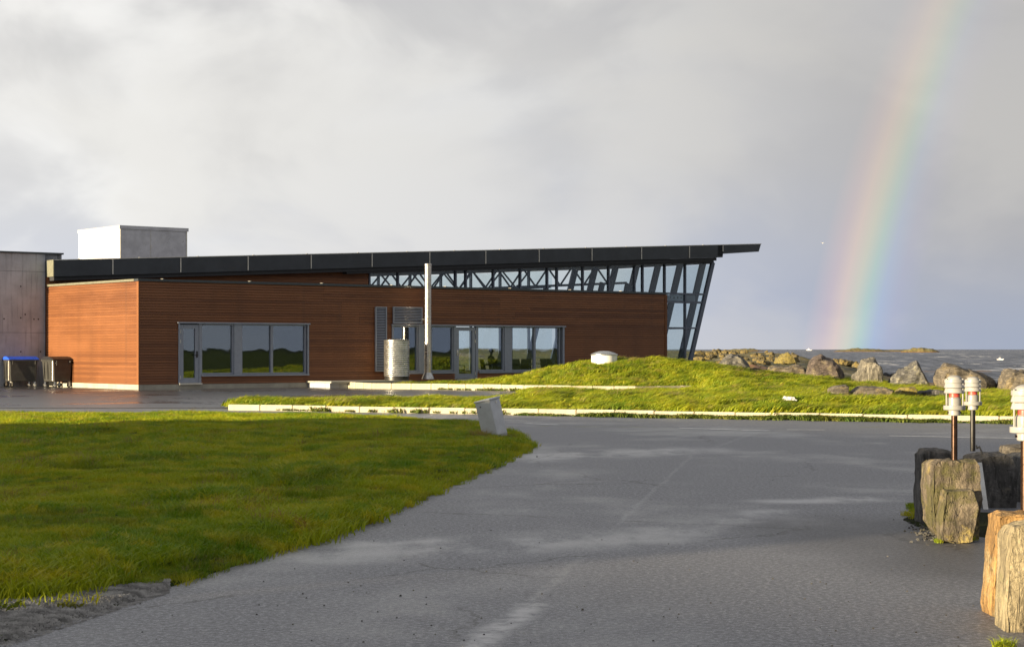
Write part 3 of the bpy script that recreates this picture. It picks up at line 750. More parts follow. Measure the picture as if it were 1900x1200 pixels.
P_('jamb', MB().box(U(726), U(729), -.06, .16, zbB, zt).box(U(1043), U(1046), -.06, .16, zbB, zt), 'trim')
P_('window_sill', MB().box(uA[1]+.05, U(572), -.10, .16, zb1-.05, zb1+.02), 'trim', bevel=.005)
P_('window_sill', MB().box(uB[0], U(841), -.08, .16, zbB-.07, zbB+.02), 'trim', bevel=.005)
P_('window_sill', MB().box(U(888), U(1046), -.08, .16, zbB-.07, zbB+.02), 'trim', bevel=.005)
door(U(333)+.01, U(369), zd+.03, zt-.04, False, False)
P_('door_side_panel', MB().box(U(369)+.005, U(374), -.02, .14, zd+.02, zt), 'trim')
window(U(372)+.03, U(434), zb1+.03, zt-.005)
P_('window_post', MB().box(U(434)+.005, U(448), -.02, .15, zb1+.02, zt), 'trim')
window(U(448)+.005, U(505), zb1+.03, zt-.005, .05); window(U(505)+.005, U(568), zb1+.03, zt-.005, .05)
window(U(729)+.005, U(776), zbB+.03, zt-.005)
P_('window_post', MB().box(U(776)+.005, U(800), -.02, .15, zbB+.02, zt), 'trim')
window(U(800)+.005, U(842), zbB+.03, zt-.005)
door(U(846), U(882), zd+.08, zt-.04, True, True)
P_('door_side_panel', MB().box(U(842)+.005, U(845.5), -.02, .14, zd+.02, zt), 'trim')
P_('door_side_panel', MB().box(U(882.5), U(886), -.02, .14, zd+.02, zt), 'trim')
P_('door_sill', MB().box(U(844), U(887), -.16, .14, zd-.03, zd+.05), 'strip')
P_('door_sill', MB().box(U(331), U(373), -.12, .14, zd-.04, zd+.025), 'strip')
window(U(886)+.005, U(936), zbB+.03, zt-.005)
P_('window_post', MB().box(U(936)+.005, U(949), -.02, .15, zbB+.02, zt), 'trim')
window(U(949)+.005, U(993), zbB+.03, zt-.005, .05); window(U(993)+.005, U(1040), zbB+.03, zt-.005, .05)
# louvres
def louvre(x0, x1, y0, y1, n, name='louvre'):
    a, b = U(x0), U(x1); z1 = Z(x0, y0); z0 = Z(x0, y1)
    mb = MB(); frame_rect(mb, a, b, z0, z1, .05, -.13, -.056)
    o = mb.build(name, M['trim'], B); MB().box(a+.05, b-.05, -.062, -.0565, z0+.05, z1-.05).build('louvre_back', M['black'], o)
    me = None
    for i in range(n):
        zc = z0+.06+(z1-z0-.12)*(i+.5)/n; h = (z1-z0-.12)/n
        q = MB().hexa([(a+.052, -.125, -.34*h), (b-.052, -.125, -.34*h), (b-.052, -.115, -.34*h), (a+.052, -.115, -.34*h), (a+.052, -.10, .16*h), (b-.052, -.10, .16*h), (b-.052, -.085, .16*h), (a+.052, -.085, .16*h)])
        if me is None: me = pyd('slat', q.v, q.f); me.materials.append(M['trim'])
        s_ = bpy.data.objects.new('slat', me); C.objects.link(s_); s_.parent = o; s_.location = (0, 0, zc)
    return o
louvre(694, 715, 569, 689, 38); louvre(727, 781, 569, 600, 9)

# ------------------------------------------------------------------ things against the building
def loc_uv(u, s, z=0): return (CX+cu*u-su*s, CY+su*u+cu*s, z)
# chimney
s_ch = -.75; u_ch = U(794, s_ch); dch = Dp(u_ch, s_ch); sc = dch/F
ch = empty('steel_chimney', loc_uv(u_ch, s_ch), 0, label='tall round stainless steel flue pipe standing in front of the wall beside the glass door', cat='chimney')
zc0 = EYE-(703-HOR)*sc; zc1 = EYE-(489-HOR)*sc; rr = 6.3*sc
MB().lathe([(rr, zc0+.25), (rr, zc1-.1)], 32).build('flue_pipe', M['chim'], ch, smooth=True)
for k_ in range(1, 6): MB().lathe([(rr+.006, zc0+.2+k_*.83), (rr+.010, zc0+.215+k_*.83), (rr+.006, zc0+.235+k_*.83)], 32, cap=False).build('pipe_joint', M['galv'], ch, smooth=True)
MB().lathe([(rr*1.9, zc0), (rr*1.85, zc0+.04), (rr*1.1, zc0+.28)], 32).build('flue_base', M['galv'], ch, smooth=True)
MB().lathe([(rr+.01, zc1-.1), (rr+.012, zc1-.02), (rr-.02, zc1), (rr-.06, zc1-.0)], 32).build('flue_cap', M['chim'], ch, smooth=True)
MB().box(-.02, .02, .12, .75, 2.9, 2.94).build('wall_bracket', M['galv'], ch, rot=(0, 0, A0))
# corrugated tank on its slab
s_t = -1.25; u_t = U(736, s_t); dt = Dp(u_t, s_t); st = dt/F
tk = empty('corrugated_tank', loc_uv(u_t, s_t), 0, label='round corrugated galvanised steel tank on a concrete slab in front of the louvres', cat='tank')
z0, z1 = EYE-(700-HOR)*st, EYE-(631-HOR)*st; rt = 23.7*st; prof = []
nrib = 17
for i in range(nrib*6+1):
    zz_ = z0+.06+(z1-z0-.08)*i/(nrib*6); prof.append((rt-.012+.014*abs(math.cos(math.pi*i/6)), zz_))
MB().lathe(prof, 64).build('tank_shell', M['galv'], tk, smooth=True)
MB().lathe([(rt-.03, z0-.12), (rt-.03, z0+.06)], 48).build('tank_base', M['black'], tk, smooth=True)
MB().lathe([(rt+.004, z1-.03), (rt+.004, z1), (rt-.03, z1+.02), (.02, z1+.06)], 48).build('tank_lid', M['galv'], tk, smooth=True)
pf = empty('concrete_ledge', loc_uv(0, 0), A0, label='thin concrete loading ledge on blocks below the louvres and the corrugated tank', cat='ledge')
ua, ub = U(612, -1.9), U(762, -1.9); ztop = z0-.12
MB().box(ua, ub, -2.0, -.03, ztop-.07, ztop-.002).build('slab', M['plinth'], pf)
MB().box(ua+.1, U(690, -1.7), -1.75, -.035, -.05, ztop-.072).build('support_block', M['concrete'], pf)
# concrete annex at the left
cb = empty('concrete_annex', loc_uv(0, DEP+.22), A0, label='weathered grey concrete building at the left edge behind the wheeled bins', cat='building')
zt2 = 5.72
uL = -16.; jz = [-.1, 2.32, 4.95, zt2]
for i in range(3):
    for a, b in ((uL, -9.6), (-9.6, -4.8), (-4.8, -.03) if True else None):
        MB().box(a+.006, b-.006, 0, .3, jz[i]+.006, jz[i+1]-.006).build('concrete_panel', M['concrete'], cb)
MB().box(-.03+.0, .75, .05, .3, 4.8, zt2).build('parapet', M['concrete'], cb)
MB().box(uL, .7, .05, .29, -.1, zt2-.02).build('wall_core', M['cap'], cb)
MB().box(uL-.05, .8, -.06, 10, zt2, zt2+.07).build('roof_cap', M['cap'], cb)
MB().box(uL, .5, .31, 9.9, 0, zt2-.01).build('building_body', M['concrete'], cb)
for (a, b) in ((-1.15, 1.5), (-.95, 3.1), (-.35, 2.9), (-1.15, 4.3), (-.55, 2.9), (-.25, 1.5), (-1.9, 2.9), (-1.15, 2.95)):
    MB().tube((a, -.003, b), (a, .02, b), .035).build('tie_hole', M['black'], cb)
# rooftop ventilation housing
s_b = 12.0; ux0, ux1 = U(223, s_b), U(347, s_b)
zb_ = roofZ(ux0)-.1; ztb = Z(223, 418, s_b)
vb = empty('rooftop_ventilation_box', loc_uv(0, 0), A0, label='white sheet metal ventilation box standing on the dark sloping roof', cat='ventilation box')
MB().box(ux0, ux1, s_b, s_b+4.4, zb_, ztb-.16).build('housing', M['greybox'], vb)
MB().box(ux0-.012, ux0-.002, s_b, s_b+4.4, zb_, ztb-.16).build('lit_side_sheet', M['whitebox'], vb)  # whiter sheet paints in the sunlit side of the grey housing
MB().box(ux0-.05, ux1+.06, s_b-.05, s_b+4.45, ztb-.16, ztb).build('rim', M['greybox'], vb)
MB().box((ux0*.55+ux1*.45)-.008, (ux0*.55+ux1*.45)+.008, s_b-.012, s_b-.002, zb_, ztb-.165).build('seam', M['strip'], vb)
MB().box(ux0+.0, ux0+.05, s_b-.02, s_b-.003, zb_, ztb-.165).box(ux1-.05, ux1, s_b-.02, s_b-.003, zb_, ztb-.165).build('edge_strip', M['strip'], vb)

# wheeled bins
def bin_(name, xc, yc, lu, lw, label, lid, rz):
    x, y = gp(xc, yc); o = empty(name, (x, y, .004), rz, label=label, cat='wheeled bin')
    zb, ztp = .24, 1.16; tp = .06
    MB().hexa([(tp, tp, zb), (lu-tp, tp, zb), (lu-tp, lw-tp, zb), (tp, lw-tp, zb), (0, 0, ztp), (lu, 0, ztp), (lu, lw, ztp), (0, lw, ztp)]).build('body', M['bin'], o, bevel=.03)
    MB().box(-.03, lu+.03, -.03, lw+.03, ztp-.07, ztp).build('rim', M['bin'], o, bevel=.012)
    for i in range(3): MB().box(-.012, .012, lw*(.2+.3*i)-.02, lw*(.2+.3*i)+.02, zb+.1, ztp-.1).build('rib', M['bin'], o)
    # lid: low curved cover
    mb = MB(); n = 8
    for i in range(n):
        a0, a1 = i/n, (i+1)/n; h0, h1 = (.03+.11*math.sin(math.pi*a0)) , (.03+.11*math.sin(math.pi*a1))
        mb.hexa([(-.04, -.04+a0*(lw+.08), ztp+.003), (lu+.04, -.04+a0*(lw+.08), ztp+.003), (lu+.04, -.04+a1*(lw+.08), ztp+.003), (-.04, -.04+a1*(lw+.08), ztp+.003),
                 (-.04, -.04+a0*(lw+.08), ztp+h0), (lu+.04, -.04+a0*(lw+.08), ztp+h0), (lu+.04, -.04+a1*(lw+.08), ztp+h1), (-.04, -.04+a1*(lw+.08), ztp+h1)])
    mb.build('lid', M[lid], o)
    MB().tube((-.05, -.045, ztp-.05), (-.05, -.045, zb+.05), .022).build('corner_rail', M['strip'], o)
    for sx in (.12, lu-.12): MB().tube((sx, -.06, ztp-.05), (sx+.0, -.06, ztp-.2), .02).build('lift_hook', M['black'], o)
    for px in (.1, lu-.1):
        for py in (.1, lw-.1):
            w = empty('wheel', (px, py, 0), random.uniform(-.6, .6), parent=o)
            MB().tube((0, -.025, .095), (0, .025, .095), .095, 20).build('tyre', M['rubber'], w)
            MB().tube((0, -.03, .095), (0, .03, .095), .05, 14).build('rim', M['strip'], w)
            MB().box(-.03, .03, -.045, -.035, .08, zb+.0).box(-.03, .03, .035, .045, .08, zb).box(-.04, .04, -.045, .045, zb-.03, zb-.001).build('fork', M['galv'], w)
    return o
bin_('wheeled_bin', 99, 719, .85, 1.15, 'dark wheeled bin with a black lid beside the sunlit wooden wall', 'black', A0)
bin_('wheeled_bin', 18, 718.5, 1.2, 1.0, 'dark wheeled bin with a bright blue lid by the concrete wall', 'blue', A0-.12)

# round concrete well on top of the mound
wx, wy = gp(1121, 668, 1.15); wy = 77.0; wx = (1121-950)/F*wy
wl_ = empty('well_cover', (wx, wy, 0), 0, label='round white well top with a domed metal lid on the grassy mound', cat='well')
zw1 = EYE-(658-HOR)*wy/F; rw = 24*wy/F
MB().lathe([(rw, .5), (rw, zw1)], 40).build('ring', M['whitebox'], wl_, smooth=True)
MB().lathe([(rw+.03, zw1-.02), (rw+.03, zw1+.02), (rw*.8, zw1+.09), (rw*.4, zw1+.15), (.02, zw1+.16)], 40).build('lid', M['galv'], wl_, smooth=True)

# leaning utility cabinet
cx_, cy_ = gp(921, 818); cab = empty('utility_cabinet', (cx_, cy_, -.02), 0, label='small grey metal utility cabinet leaning over on the lawn corner', cat='cabinet')
cab.rotation_euler = (R(-3), R(-14.5), R(46))
cab.rotation_euler = (Matrix.Rotation(R(-13), 3, 'Y') @ Matrix.Rotation(R(-35), 3, 'Z')).to_euler()
MB().box(-.15, .17, -.15, .15, .12, .74).build('body', M['cabinet'], cab, bevel=.006)
MB().box(-.145, .165, -.145, .145, -.15, .118).build('base', M['cabinet'], cab)
MB().box(-.165, .185, -.165, .165, .742, .775).build('lid', M['cabinet'], cab, bevel=.008)
MB().box(-.145, .165, -.158, -.151, .14, .72).build('door', M['cabinet'], cab)
for q in ((-.05, .66), (.02, .17)): MB().tube((q[0], -.166, q[1]), (q[0], -.158, q[1]), .012).build('lock', M['black'], cab)
MB().tube((.178, .02, .69), (.17, .02, .69), .02).build('screw', M['strip'], cab)

# ------------------------------------------------------------------ rocks
def rock(name, outline, Dd, thick, mat, label, cat='boulder', group=None, seed=1, rough=.045, apex=(.5, .5), back=.65, yaw=0, sub=3, parent=None, front=.72, sharp=True, zsink=0.0, split=0):
    """outline: photo pixels; placed at distance Dd with real size and thickness"""
    sc_ = Dd/F; pts = [((x-950)*sc_, EYE-(y-HOR)*sc_) for x, y in outline]
    cx0 = sum(p[0] for p in pts)/len(pts); zmin = min(p[1] for p in pts); zmax = max(p[1] for p in pts); xmin = min(p[0] for p in pts); xmax = max(p[0] for p in pts)
    size = max(zmax-zmin, xmax-xmin)
    ax = xmin+(xmax-xmin)*apex[0]; az_ = zmin+(zmax-zmin)*apex[1]
    # close the foot below the ground
    bm = bmesh.new(); rings = []
    for (yy, k_, sx) in ((-thick*.5, front, 1), (-thick*.36, (.94+front)/2 if front < .9 else .985, 1), (0, 1.0, 0), (thick*.36, .95, 0), (thick*.5, back, 0)):
        ring = []
        for (x, z) in pts:
            tx, tz = (ax, az_) if yy < 0 else (cx0, zmin+(zmax-zmin)*.4)
            ring.append(bm.verts.new((tx+(x-tx)*k_-cx0, yy, (tz+(z-tz)*k_ if z > zmin+.12*(zmax-zmin) else z)-zmin-zsink)))
        rings.append(ring)
    n = len(pts)
    for r0, r1 in zip(rings[:-1], rings[1:]):
        for i in range(n): bm.faces.new((r0[i], r0[(i+1) % n], r1[(i+1) % n], r1[i]))
    for ring, yy in ((rings[0], -thick*.5), (rings[-1], thick*.5)):
        c = bm.verts.new((ax-cx0 if yy < 0 else 0, yy*1.08, (az_ if yy < 0 else zmin+(zmax-zmin)*.4)-zmin))
        for i in range(n): bm.faces.new((ring[i], ring[(i+1) % n], c))
    bmesh.ops.recalc_face_normals(bm, faces=bm.faces)
    for _ in range(sub):
        if len(bm.faces) > 9000: break
        bmesh.ops.subdivide_edges(bm, edges=bm.edges, cuts=1, use_grid_fill=True)
    for _ in range(1): bmesh.ops.smooth_vert(bm, verts=bm.verts, factor=.5, use_axis_x=True, use_axis_y=True, use_axis_z=True)
    bmesh.ops.triangulate(bm, faces=bm.faces); bm.normal_update()
    sv = Vector((seed*7.3, seed*1.9, seed*4.1)); f1 = 2.2/size; f2 = 7/size
    for v in bm.verts:
        p = v.co
        d = (noise.fractal(p*f1+sv, 1, 2, 4))*rough*size
        d += -abs(noise.noise(p*f2+sv*2))*rough*.55*size
        # stepped facets
        c_ = noise.voronoi(p*f1*1.3+sv)[0]; d += (c_[1]-c_[0]-.3)*rough*size*(.6 if split else 1.5)
        if split:
            q_ = Vector((p.x*7, p.y*7, p.z*2.2))+sv
            rdg = noise.ridged_multi_fractal(q_*.8, 1, 2, 3, 1, 2)
            d += (rdg-1.2)*split*size
            st_ = noise.noise(Vector((p.x*2.5, p.y*2.5, p.z*.5))*2+sv); d += (round(st_*4)/4)*split*size*1.2
        if split: d -= .014*size
        v.co = p+v.normal*d
    me = bpy.data.meshes.new(name); bm.to_mesh(me); bm.free()
    me.polygons.foreach_set('use_smooth', [True]*len(me.polygons)); me.set_sharp_from_angle(angle=R(20))
    o = link(name, me, M[mat], parent, loc=(cx0, Dd, zmin))
    if yaw: o.rotation_euler = (0, 0, yaw)
    if label: tag(o, label, cat, group)
    return o
g1 = 'boulders along the top of the grass bank'
rock('boulder', [(1330, 690), (1333, 674), (1342, 663), (1355, 657), (1370, 657), (1380, 663), (1388, 676), (1394, 690)], 80, 1.3, 'rock_grey', 'rounded grey boulder nearest the glass end of the building', group=g1, seed=1, apex=(.35, .5))
rock('boulder', [(1420, 692), (1424, 681), (1440, 677), (1480, 677), (1498, 684), (1500, 696), (1470, 699), (1440, 697)], 80, 1.3, 'rock_tan', 'flat tan slab of rock low in the grass left of the pointed brown boulder', group=g1, seed=2)
rock('boulder', [(1488, 706), (1495, 692), (1504, 670), (1512, 659), (1523, 657), (1531, 662), (1545, 667), (1560, 679), (1566, 700), (1567, 712)], 78.5, 1.4, 'rock_brown', 'pointed brown boulder with a peaked top', group=g1, seed=3, apex=(.3, .5))
rock('boulder', [(1574, 714), (1580, 700), (1590, 688), (1598, 666), (1612, 663), (1622, 664), (1632, 676), (1638, 695), (1641, 716)], 77.5, 1.2, 'rock_stripe', 'upright boulder with pale vertical stripes', group=g1, seed=4, apex=(.6, .5))
rock('boulder', [(1648, 718), (1652, 702), (1668, 686), (1690, 678), (1700, 669), (1707, 674), (1716, 694), (1727, 712), (1728, 722)], 77, 1.3, 'rock_grey', 'grey triangular boulder with speckled face between striped and slanting boulders', group=g1, seed=5, apex=(.45, .4))
rock('boulder', [(1737, 724), (1734, 700), (1740, 685), (1754, 674), (1800, 683), (1822, 690), (1838, 700), (1847, 714), (1843, 732), (1790, 732)], 76.5, 1.7, 'rock_tan', 'broad slanting brown and tan boulder behind the lamps', group=g1, seed=6, apex=(.25, .6))
rock('boulder', [(1847, 730), (1852, 712), (1862, 690), (1870, 684), (1895, 684), (1920, 690), (1932, 712), (1935, 735)], 76, 1.6, 'rock_tan', 'smooth tan boulder cut by the right edge of the picture', group=g1, seed=17, apex=(.4, .5))
def surfD(xp, yp):
    Y = 41.0
    while Y < 90:
        if EYE-(yp-HOR)*Y/F <= bank_h((xp-950)/F*Y, Y): return Y
        Y += .1
    return 60
g2 = 'flat stones set in the slope'
rock('stone', [(1537, 744), (1538, 721), (1545, 716), (1566, 713), (1571, 717), (1571, 744)], surfD(1554, 741), .9, 'rock_tan', 'square stone block half sunk in the grass, leftmost of the low stones', 'stone', g2, 8, .03, front=.9)
rock('stone', [(1573, 742), (1580, 726), (1594, 717), (1640, 717), (1654, 724), (1648, 742), (1620, 746)], surfD(1613, 741), 1.1, 'rock_tan', 'wide flat stone slab in the grass, middle of the low stones', 'stone', g2, 9, .03, front=.9)
rock('stone', [(1661, 744), (1663, 726), (1672, 718), (1694, 717), (1699, 723), (1699, 746)], surfD(1680, 741), .8, 'rock_lichen', 'small orange-brown stone in the grass right of the wide slab', 'stone', g2, 10, .03, front=.9)
rock('stone', [(1702, 742), (1704, 726), (1730, 722), (1755, 726), (1765, 742)], surfD(1733, 741), .8, 'rock_dark', 'dark stone ledge under overhanging grass behind the lamp heads', 'stone', g2, 11, .03, front=.9)
rock('shore_boulder', [(1437, 674), (1443, 664), (1452, 656), (1461, 654), (1468, 658), (1476, 668), (1480, 674)], 140, 2.2, 'rock_lichen', 'yellow lichen-covered dome of rock on the shore', 'boulder', None, 12, .04)

# near stones that carry the lamps
g3 = 'split stones at the road edge'
rock('kerb_boulder', [(1700, 975), (1697, 900), (1699, 838), (1706, 829), (1740, 829), (1764, 833), (1768, 900), (1762, 985)], 17.0, .5, 'rock_dark', 'dark grey upright stone slab at the back left of the lamp stones', 'stone', g3, 21, split=.008, rough=.03, front=.93, apex=(.6, .5))
rock('kerb_boulder', [(1716, 970), (1711, 900), (1714, 856), (1724, 846), (1760, 845), (1770, 849), (1800, 846), (1808, 856), (1809, 900), (1812, 935), (1806, 1003), (1740, 1006)], 15.75, .55, 'rock_near', 'yellowish mossy split stone carrying the nearest whole lamp', 'stone', g3, 22, split=.008, rough=.028, front=.93, apex=(.55, .6), sub=4)
o = rock('stone_foot', [(1738, 1002), (1737, 960), (1745, 904), (1800, 902), (1811, 935), (1806, 985), (1800, 1003), (1765, 1009)], 15.25, .28, 'rock_near', None, seed=23, split=.014, rough=.03, front=.93, parent=None)
par = [x for x in C.objects if x.name == 'kerb_boulder.001'][0]
o.parent = par; o.location = o.location-par.location
rock('kerb_boulder', [(1790, 968), (1786, 900), (1794, 842), (1812, 836), (1848, 834), (1862, 842), (1872, 870), (1873, 920), (1868, 960)], 18.9, .8, 'rock_dark', 'dark shaded stone block under the black-posted lamp', 'stone', g3, 24, split=.008, rough=.035, front=.9, apex=(.8, .6), sub=4)
rock('kerb_boulder', [(1868, 962), (1866, 860), (1872, 842), (1890, 836), (1935, 838), (1940, 960)], 19.6, .9, 'rock_dark', 'dark grey block at the right edge behind the rust-coloured lamp post', 'stone', g3, 25, split=.008, rough=.03, front=.93)
rock('kerb_boulder', [(1862, 845), (1864, 827), (1900, 825), (1935, 827), (1938, 848)], 22.5, .8, 'rock_tan', 'flat tan slab farthest back at the right edge', 'stone', g3, 26, .02, front=.95)
rock('kerb_boulder', [(1826, 1150), (1824, 1120), (1833, 1010), (1838, 950), (1850, 944), (1885, 944), (1930, 936), (1960, 940), (1960, 1180), (1850, 1175)], 11.15, .34, 'rock_orange', 'rust-orange upright stone slab, second nearest at the right edge', 'stone', g3, 27, split=.008, rough=.016, front=.95, apex=(.3, .6), sub=4)
rock('kerb_boulder', [(1846, 1215), (1848, 1100), (1856, 985), (1866, 968), (1885, 962), (1935, 952), (1990, 955), (1990, 1225)], 10.55, .38, 'rock_beige', 'grey and beige split stone nearest the camera at the right edge', 'stone', g3, 28, split=.008, rough=.016, front=.95, apex=(.3, .6), sub=4)
# metal stake leaning on the dark stone
sx0, sy0 = gp(1834, 932); MB().bar(((1817-950)/F*18.3, 18.3, EYE-(858-HOR)*18.3/F), ((1829-950)/F*18.1, 18.1, .02), .05, .012).build('metal_stake', M['galv'], label='grey metal strip leaning against the dark stone under the second lamp', cat='metal strip')

# ------------------------------------------------------------------ bollard lamps
def lamp(name, xp, ztop, Dd, postmat, label, lod):
    """dimensions in metres; head about 0.34 m tall"""
    x = (xp-950)/F*Dd; zb = lod
    o = empty(name, (x, Dd, zb), 0, label=label, cat='bollard lamp', group='louvred bollard lamps on stones')
    h = ztop-zb
    q = lambda z: h-z
    MB().lathe([(.0265, -.06), (.0265, q(.338))], 24).build('post', M[postmat], o, smooth=True)
    MB().lathe([(.045, q(.342)), (.05, q(.336)), (.05, q(.300)), (.053, q(.297))], 28).build('collar', M['lampwhite'], o, smooth=True)
    MB().lathe([(.053, q(.2965)), (.090, q(.293)), (.092, q(.288)), (.092, q(.258)), (.088, q(.256)), (.05, q(.262))], 32).build('dish', M['lampwhite'], o, smooth=True)
    MB().lathe([(.056, q(.2615)), (.058, q(.22)), (.056, q(.195)), (.046, q(.185))], 28).build('diffuser', M['diffuser'], o, smooth=True)
    MB().lathe([(.046, q(.1845)), (.046, q(.16)), (.046, q(.14))], 28).build('red_band', M['red'], o, smooth=True)
    for z_ in (.152, .108): MB().lathe([(.083, q(z_)), (.086, q(z_-.004)), (.076, q(z_-.040)), (.072, q(z_-.040)), (.080, q(z_))], 32, cap=False).build('louvre_ring', M['lampwhite'], o, smooth=True)
    MB().lathe([(.046, q(.139)), (.046, q(.068))], 20).build('core', M['lampwhite'], o, smooth=True)
    pr = [(.060, q(.067)), (.0835, q(.066)), (.084, q(.062)), (.084, q(.040)), (.080, q(.036)), (.064, q(.036))]
    for i in range(1, 9): a = i/9*math.pi/2; pr.append((.064*math.cos(a)+.0005, q(.036)+.036*math.sin(a)))
    pr.append((.0006, h)); MB().lathe(pr, 32).build('dome', M['lampwhite'], o, smooth=True)
    for i in range(3):
        a = R(200+120*i); p = (.078*math.cos(a), .078*math.sin(a)); MB().tube((*p, q(.259)), (*p, q(.062)), .0062, 8).build('rod', M['lampwhite'], o, smooth=True)
        MB().tube((.078*math.cos(a), .078*math.sin(a), q(.04)), (.078*math.cos(a), .078*math.sin(a), q(.028)), .008, 8).build('nut', M['lampwhite'], o)
    for i in (0, 1): MB().tube((.048*(1 if i else -1), 0, q(.315)), (.060*(1 if i else -1), 0, q(.315)), .008, 8).build('bolt', M['bronze'], o)
    return o
l1 = lamp('bollard_lamp', 1770.8, 1.381, 15.55, 'bronze', 'white louvred lamp on a brown post on the yellowish mossy stone', .66)
l2 = lamp('bollard_lamp', 1805, 1.323, 18.75, 'blackpost', 'white louvred lamp on a black post, farthest of the three lamps', .62)
l3 = lamp('bollard_lamp', 1902, 1.387, 11.15, 'bronze', 'largest white lamp cut off by the right edge above the orange stone', .60)
cbm = MB(); pp = [Vector((.03, -.03, .0)), Vector((.028, -.05, -.03)), Vector((.045, -.09, -.01)), Vector((.06, -.12, -.06)), Vector((.075, -.14, -.12))]
for a, b in zip(pp[:-1], pp[1:]): cbm.tube(a, b, .009, 8)
cbm.build('cable', M['black'], l2)

# ------------------------------------------------------------------ painted lines and small things on the road
def strip(name, a, b, w, z, mat, label=None, cat=None):
    a, b = Vector((*a, z)), Vector((*b, z)); d = (b-a).normalized(); r = Vector((d.y, -d.x, 0))*w/2
    return link(name, pyd(name, [a-r, a+r, b+r, b-r], [(0, 1, 2, 3)] if True else None), M[mat], kind='structure')
strip('road_marking', gp(1260, 794), gp(1425, 799), .20, .005, 'paint')
strip('road_marking', gp(1650, 808.5), gp(1890, 813), .16, .005, 'paint')
strip('road_marking', gp(975, 785.5), gp(1035, 788), .16, .005, 'paint')
strip('road_marking', gp(1460, 797), gp(1530, 797.5), .14, .005, 'paint')

# small pebbles strewn on the asphalt
pm = MB(); 
for i in range(200):
    xx = random.uniform(250, 1850); yy = random.choice((random.uniform(800, 1200), random.uniform(950, 1200), random.uniform(1050, 1200)))
    if xx < 990 and yy < interp(LAWN_FRONT, xx)+6: continue
    X, Y = gp(xx, yy); r = random.uniform(.0025, .007)*(2 if random.random() < .03 else 1)
    pm.hexa([(X-r, Y-r, .0), (X+r, Y-r*.8, .0), (X+r, Y+r, .0), (X-r*.8, Y+r, .0), (X-r*.5, Y-r*.5, r), (X+r*.6, Y-r*.5, r*1.2), (X+r*.5, Y+r*.6, r), (X-r*.5, Y+r*.4, r*.9)])
for i in range(260):
    X, Y = gp(1735+random.gauss(0, 22), 985+random.gauss(0, 9)); r = random.uniform(.006, .014)
    pm.hexa([(X-r, Y-r, .0), (X+r, Y-r*.8, .0), (X+r, Y+r, .0), (X-r*.8, Y+r, .0), (X-r*.5, Y-r*.5, r), (X+r*.6, Y-r*.5, r*1.2), (X+r*.5, Y+r*.6, r), (X-r*.5, Y+r*.4, r*.9)])
pm.build('pebbles', M['rock_grey'], kind='stuff', label='tiny dark pebbles strewn over the asphalt')
# gravel on the verge and in the bare streaks of the lawn
gm = MB()
for i in range(9000):
    xx = random.uniform(-40, 315)
    lo, hi = 1122-.115*xx-4, interp(LAWN_FRONT, xx)+8
    if hi < lo: hi = lo+6
    yy = random.uniform(lo, hi)
    if i % 6 == 0: xx = random.gauss(380, 60); yy = 955+random.gauss(0, 2.2)+(xx-380)*.004
    if i % 13 == 0: xx = random.uniform(-20, 120); yy = 961+random.gauss(0, 1.4)
    X, Y = gp(xx, yy); z = lawn_h(X, Y)+.010; r = random.uniform(.004, .010)
    gm.hexa([(X-r, Y-r, z-.004), (X+r, Y-r*.8, z-.004), (X+r, Y+r, z-.004), (X-r*.8, Y+r, z-.004), (X-r*.5, Y-r*.5, z+r*.8), (X+r*.6, Y-r*.5, z+r), (X+r*.5, Y+r*.6, z+r*.8), (X-r*.5, Y+r*.4, z+r*.7)])
gm.build('gravel', simple('loose_gravel', (.27, .265, .255), .8, 0, .5, 9), kind='stuff', label='loose grey gravel on the verge and in bare streaks of the lawn')
# moss between the near stones
def mossblob(name, c, rx, ry, z, mat):
    vs = [(c[0], c[1], z+.03)]; n = 40
    for k_ in (.35, .7, 1.0):
        for i in range(n):
            a = 2*math.pi*i/n; rr_ = k_*(1+.12*noise.noise(Vector((math.cos(a)*1.5+c[0], math.sin(a)*1.5, c[1]))))
            vs.append((c[0]+rx*rr_*math.cos(a), c[1]+ry*rr_*math.sin(a), z+(.03*(1-k_)+.012*noise.noise(Vector((math.cos(a)*3*k_, math.sin(a)*3*k_, c[1]))) if k_ < 1 else -.01)))
    fs = [(0, 1+i, 1+(i+1) % n) for i in range(n)]
    for k_ in range(2):
        for i in range(n): fs.append((1+k_*n+i, 1+(k_+1)*n+i, 1+(k_+1)*n+(i+1) % n, 1+k_*n+(i+1) % n))
    return link(name, pyd(name, vs, fs, True), M[mat], kind='structure')
mossblob('moss_ground', gp(1880, 975), 1.0, 1.6, .004, 'moss')

# litter bag on the bank
X, Y = gp(1464, 752); Yb = surfD(1464, 751); Xb = (1464-950)/F*Yb
bm = bmesh.new(); bmesh.ops.create_icosphere(bm, subdivisions=4, radius=1)
for v in bm.verts:
    p = v.co.copy(); d = 1+.55*noise.fractal(p*2.1+Vector((4, 4, 4)), 1, 2, 4); v.co = Vector((p.x*.15*d, p.y*.12*d, max(-.3, p.z)*.065*d))
me = bpy.data.meshes.new('litter_bag'); bm.to_mesh(me); bm.free()
link('litter_bag', me, M['plastic'], loc=(Xb, Yb, bank_h(Xb, Yb)+.13), label='crumpled white plastic bag lying in the sunlit grass', cat='plastic bag')

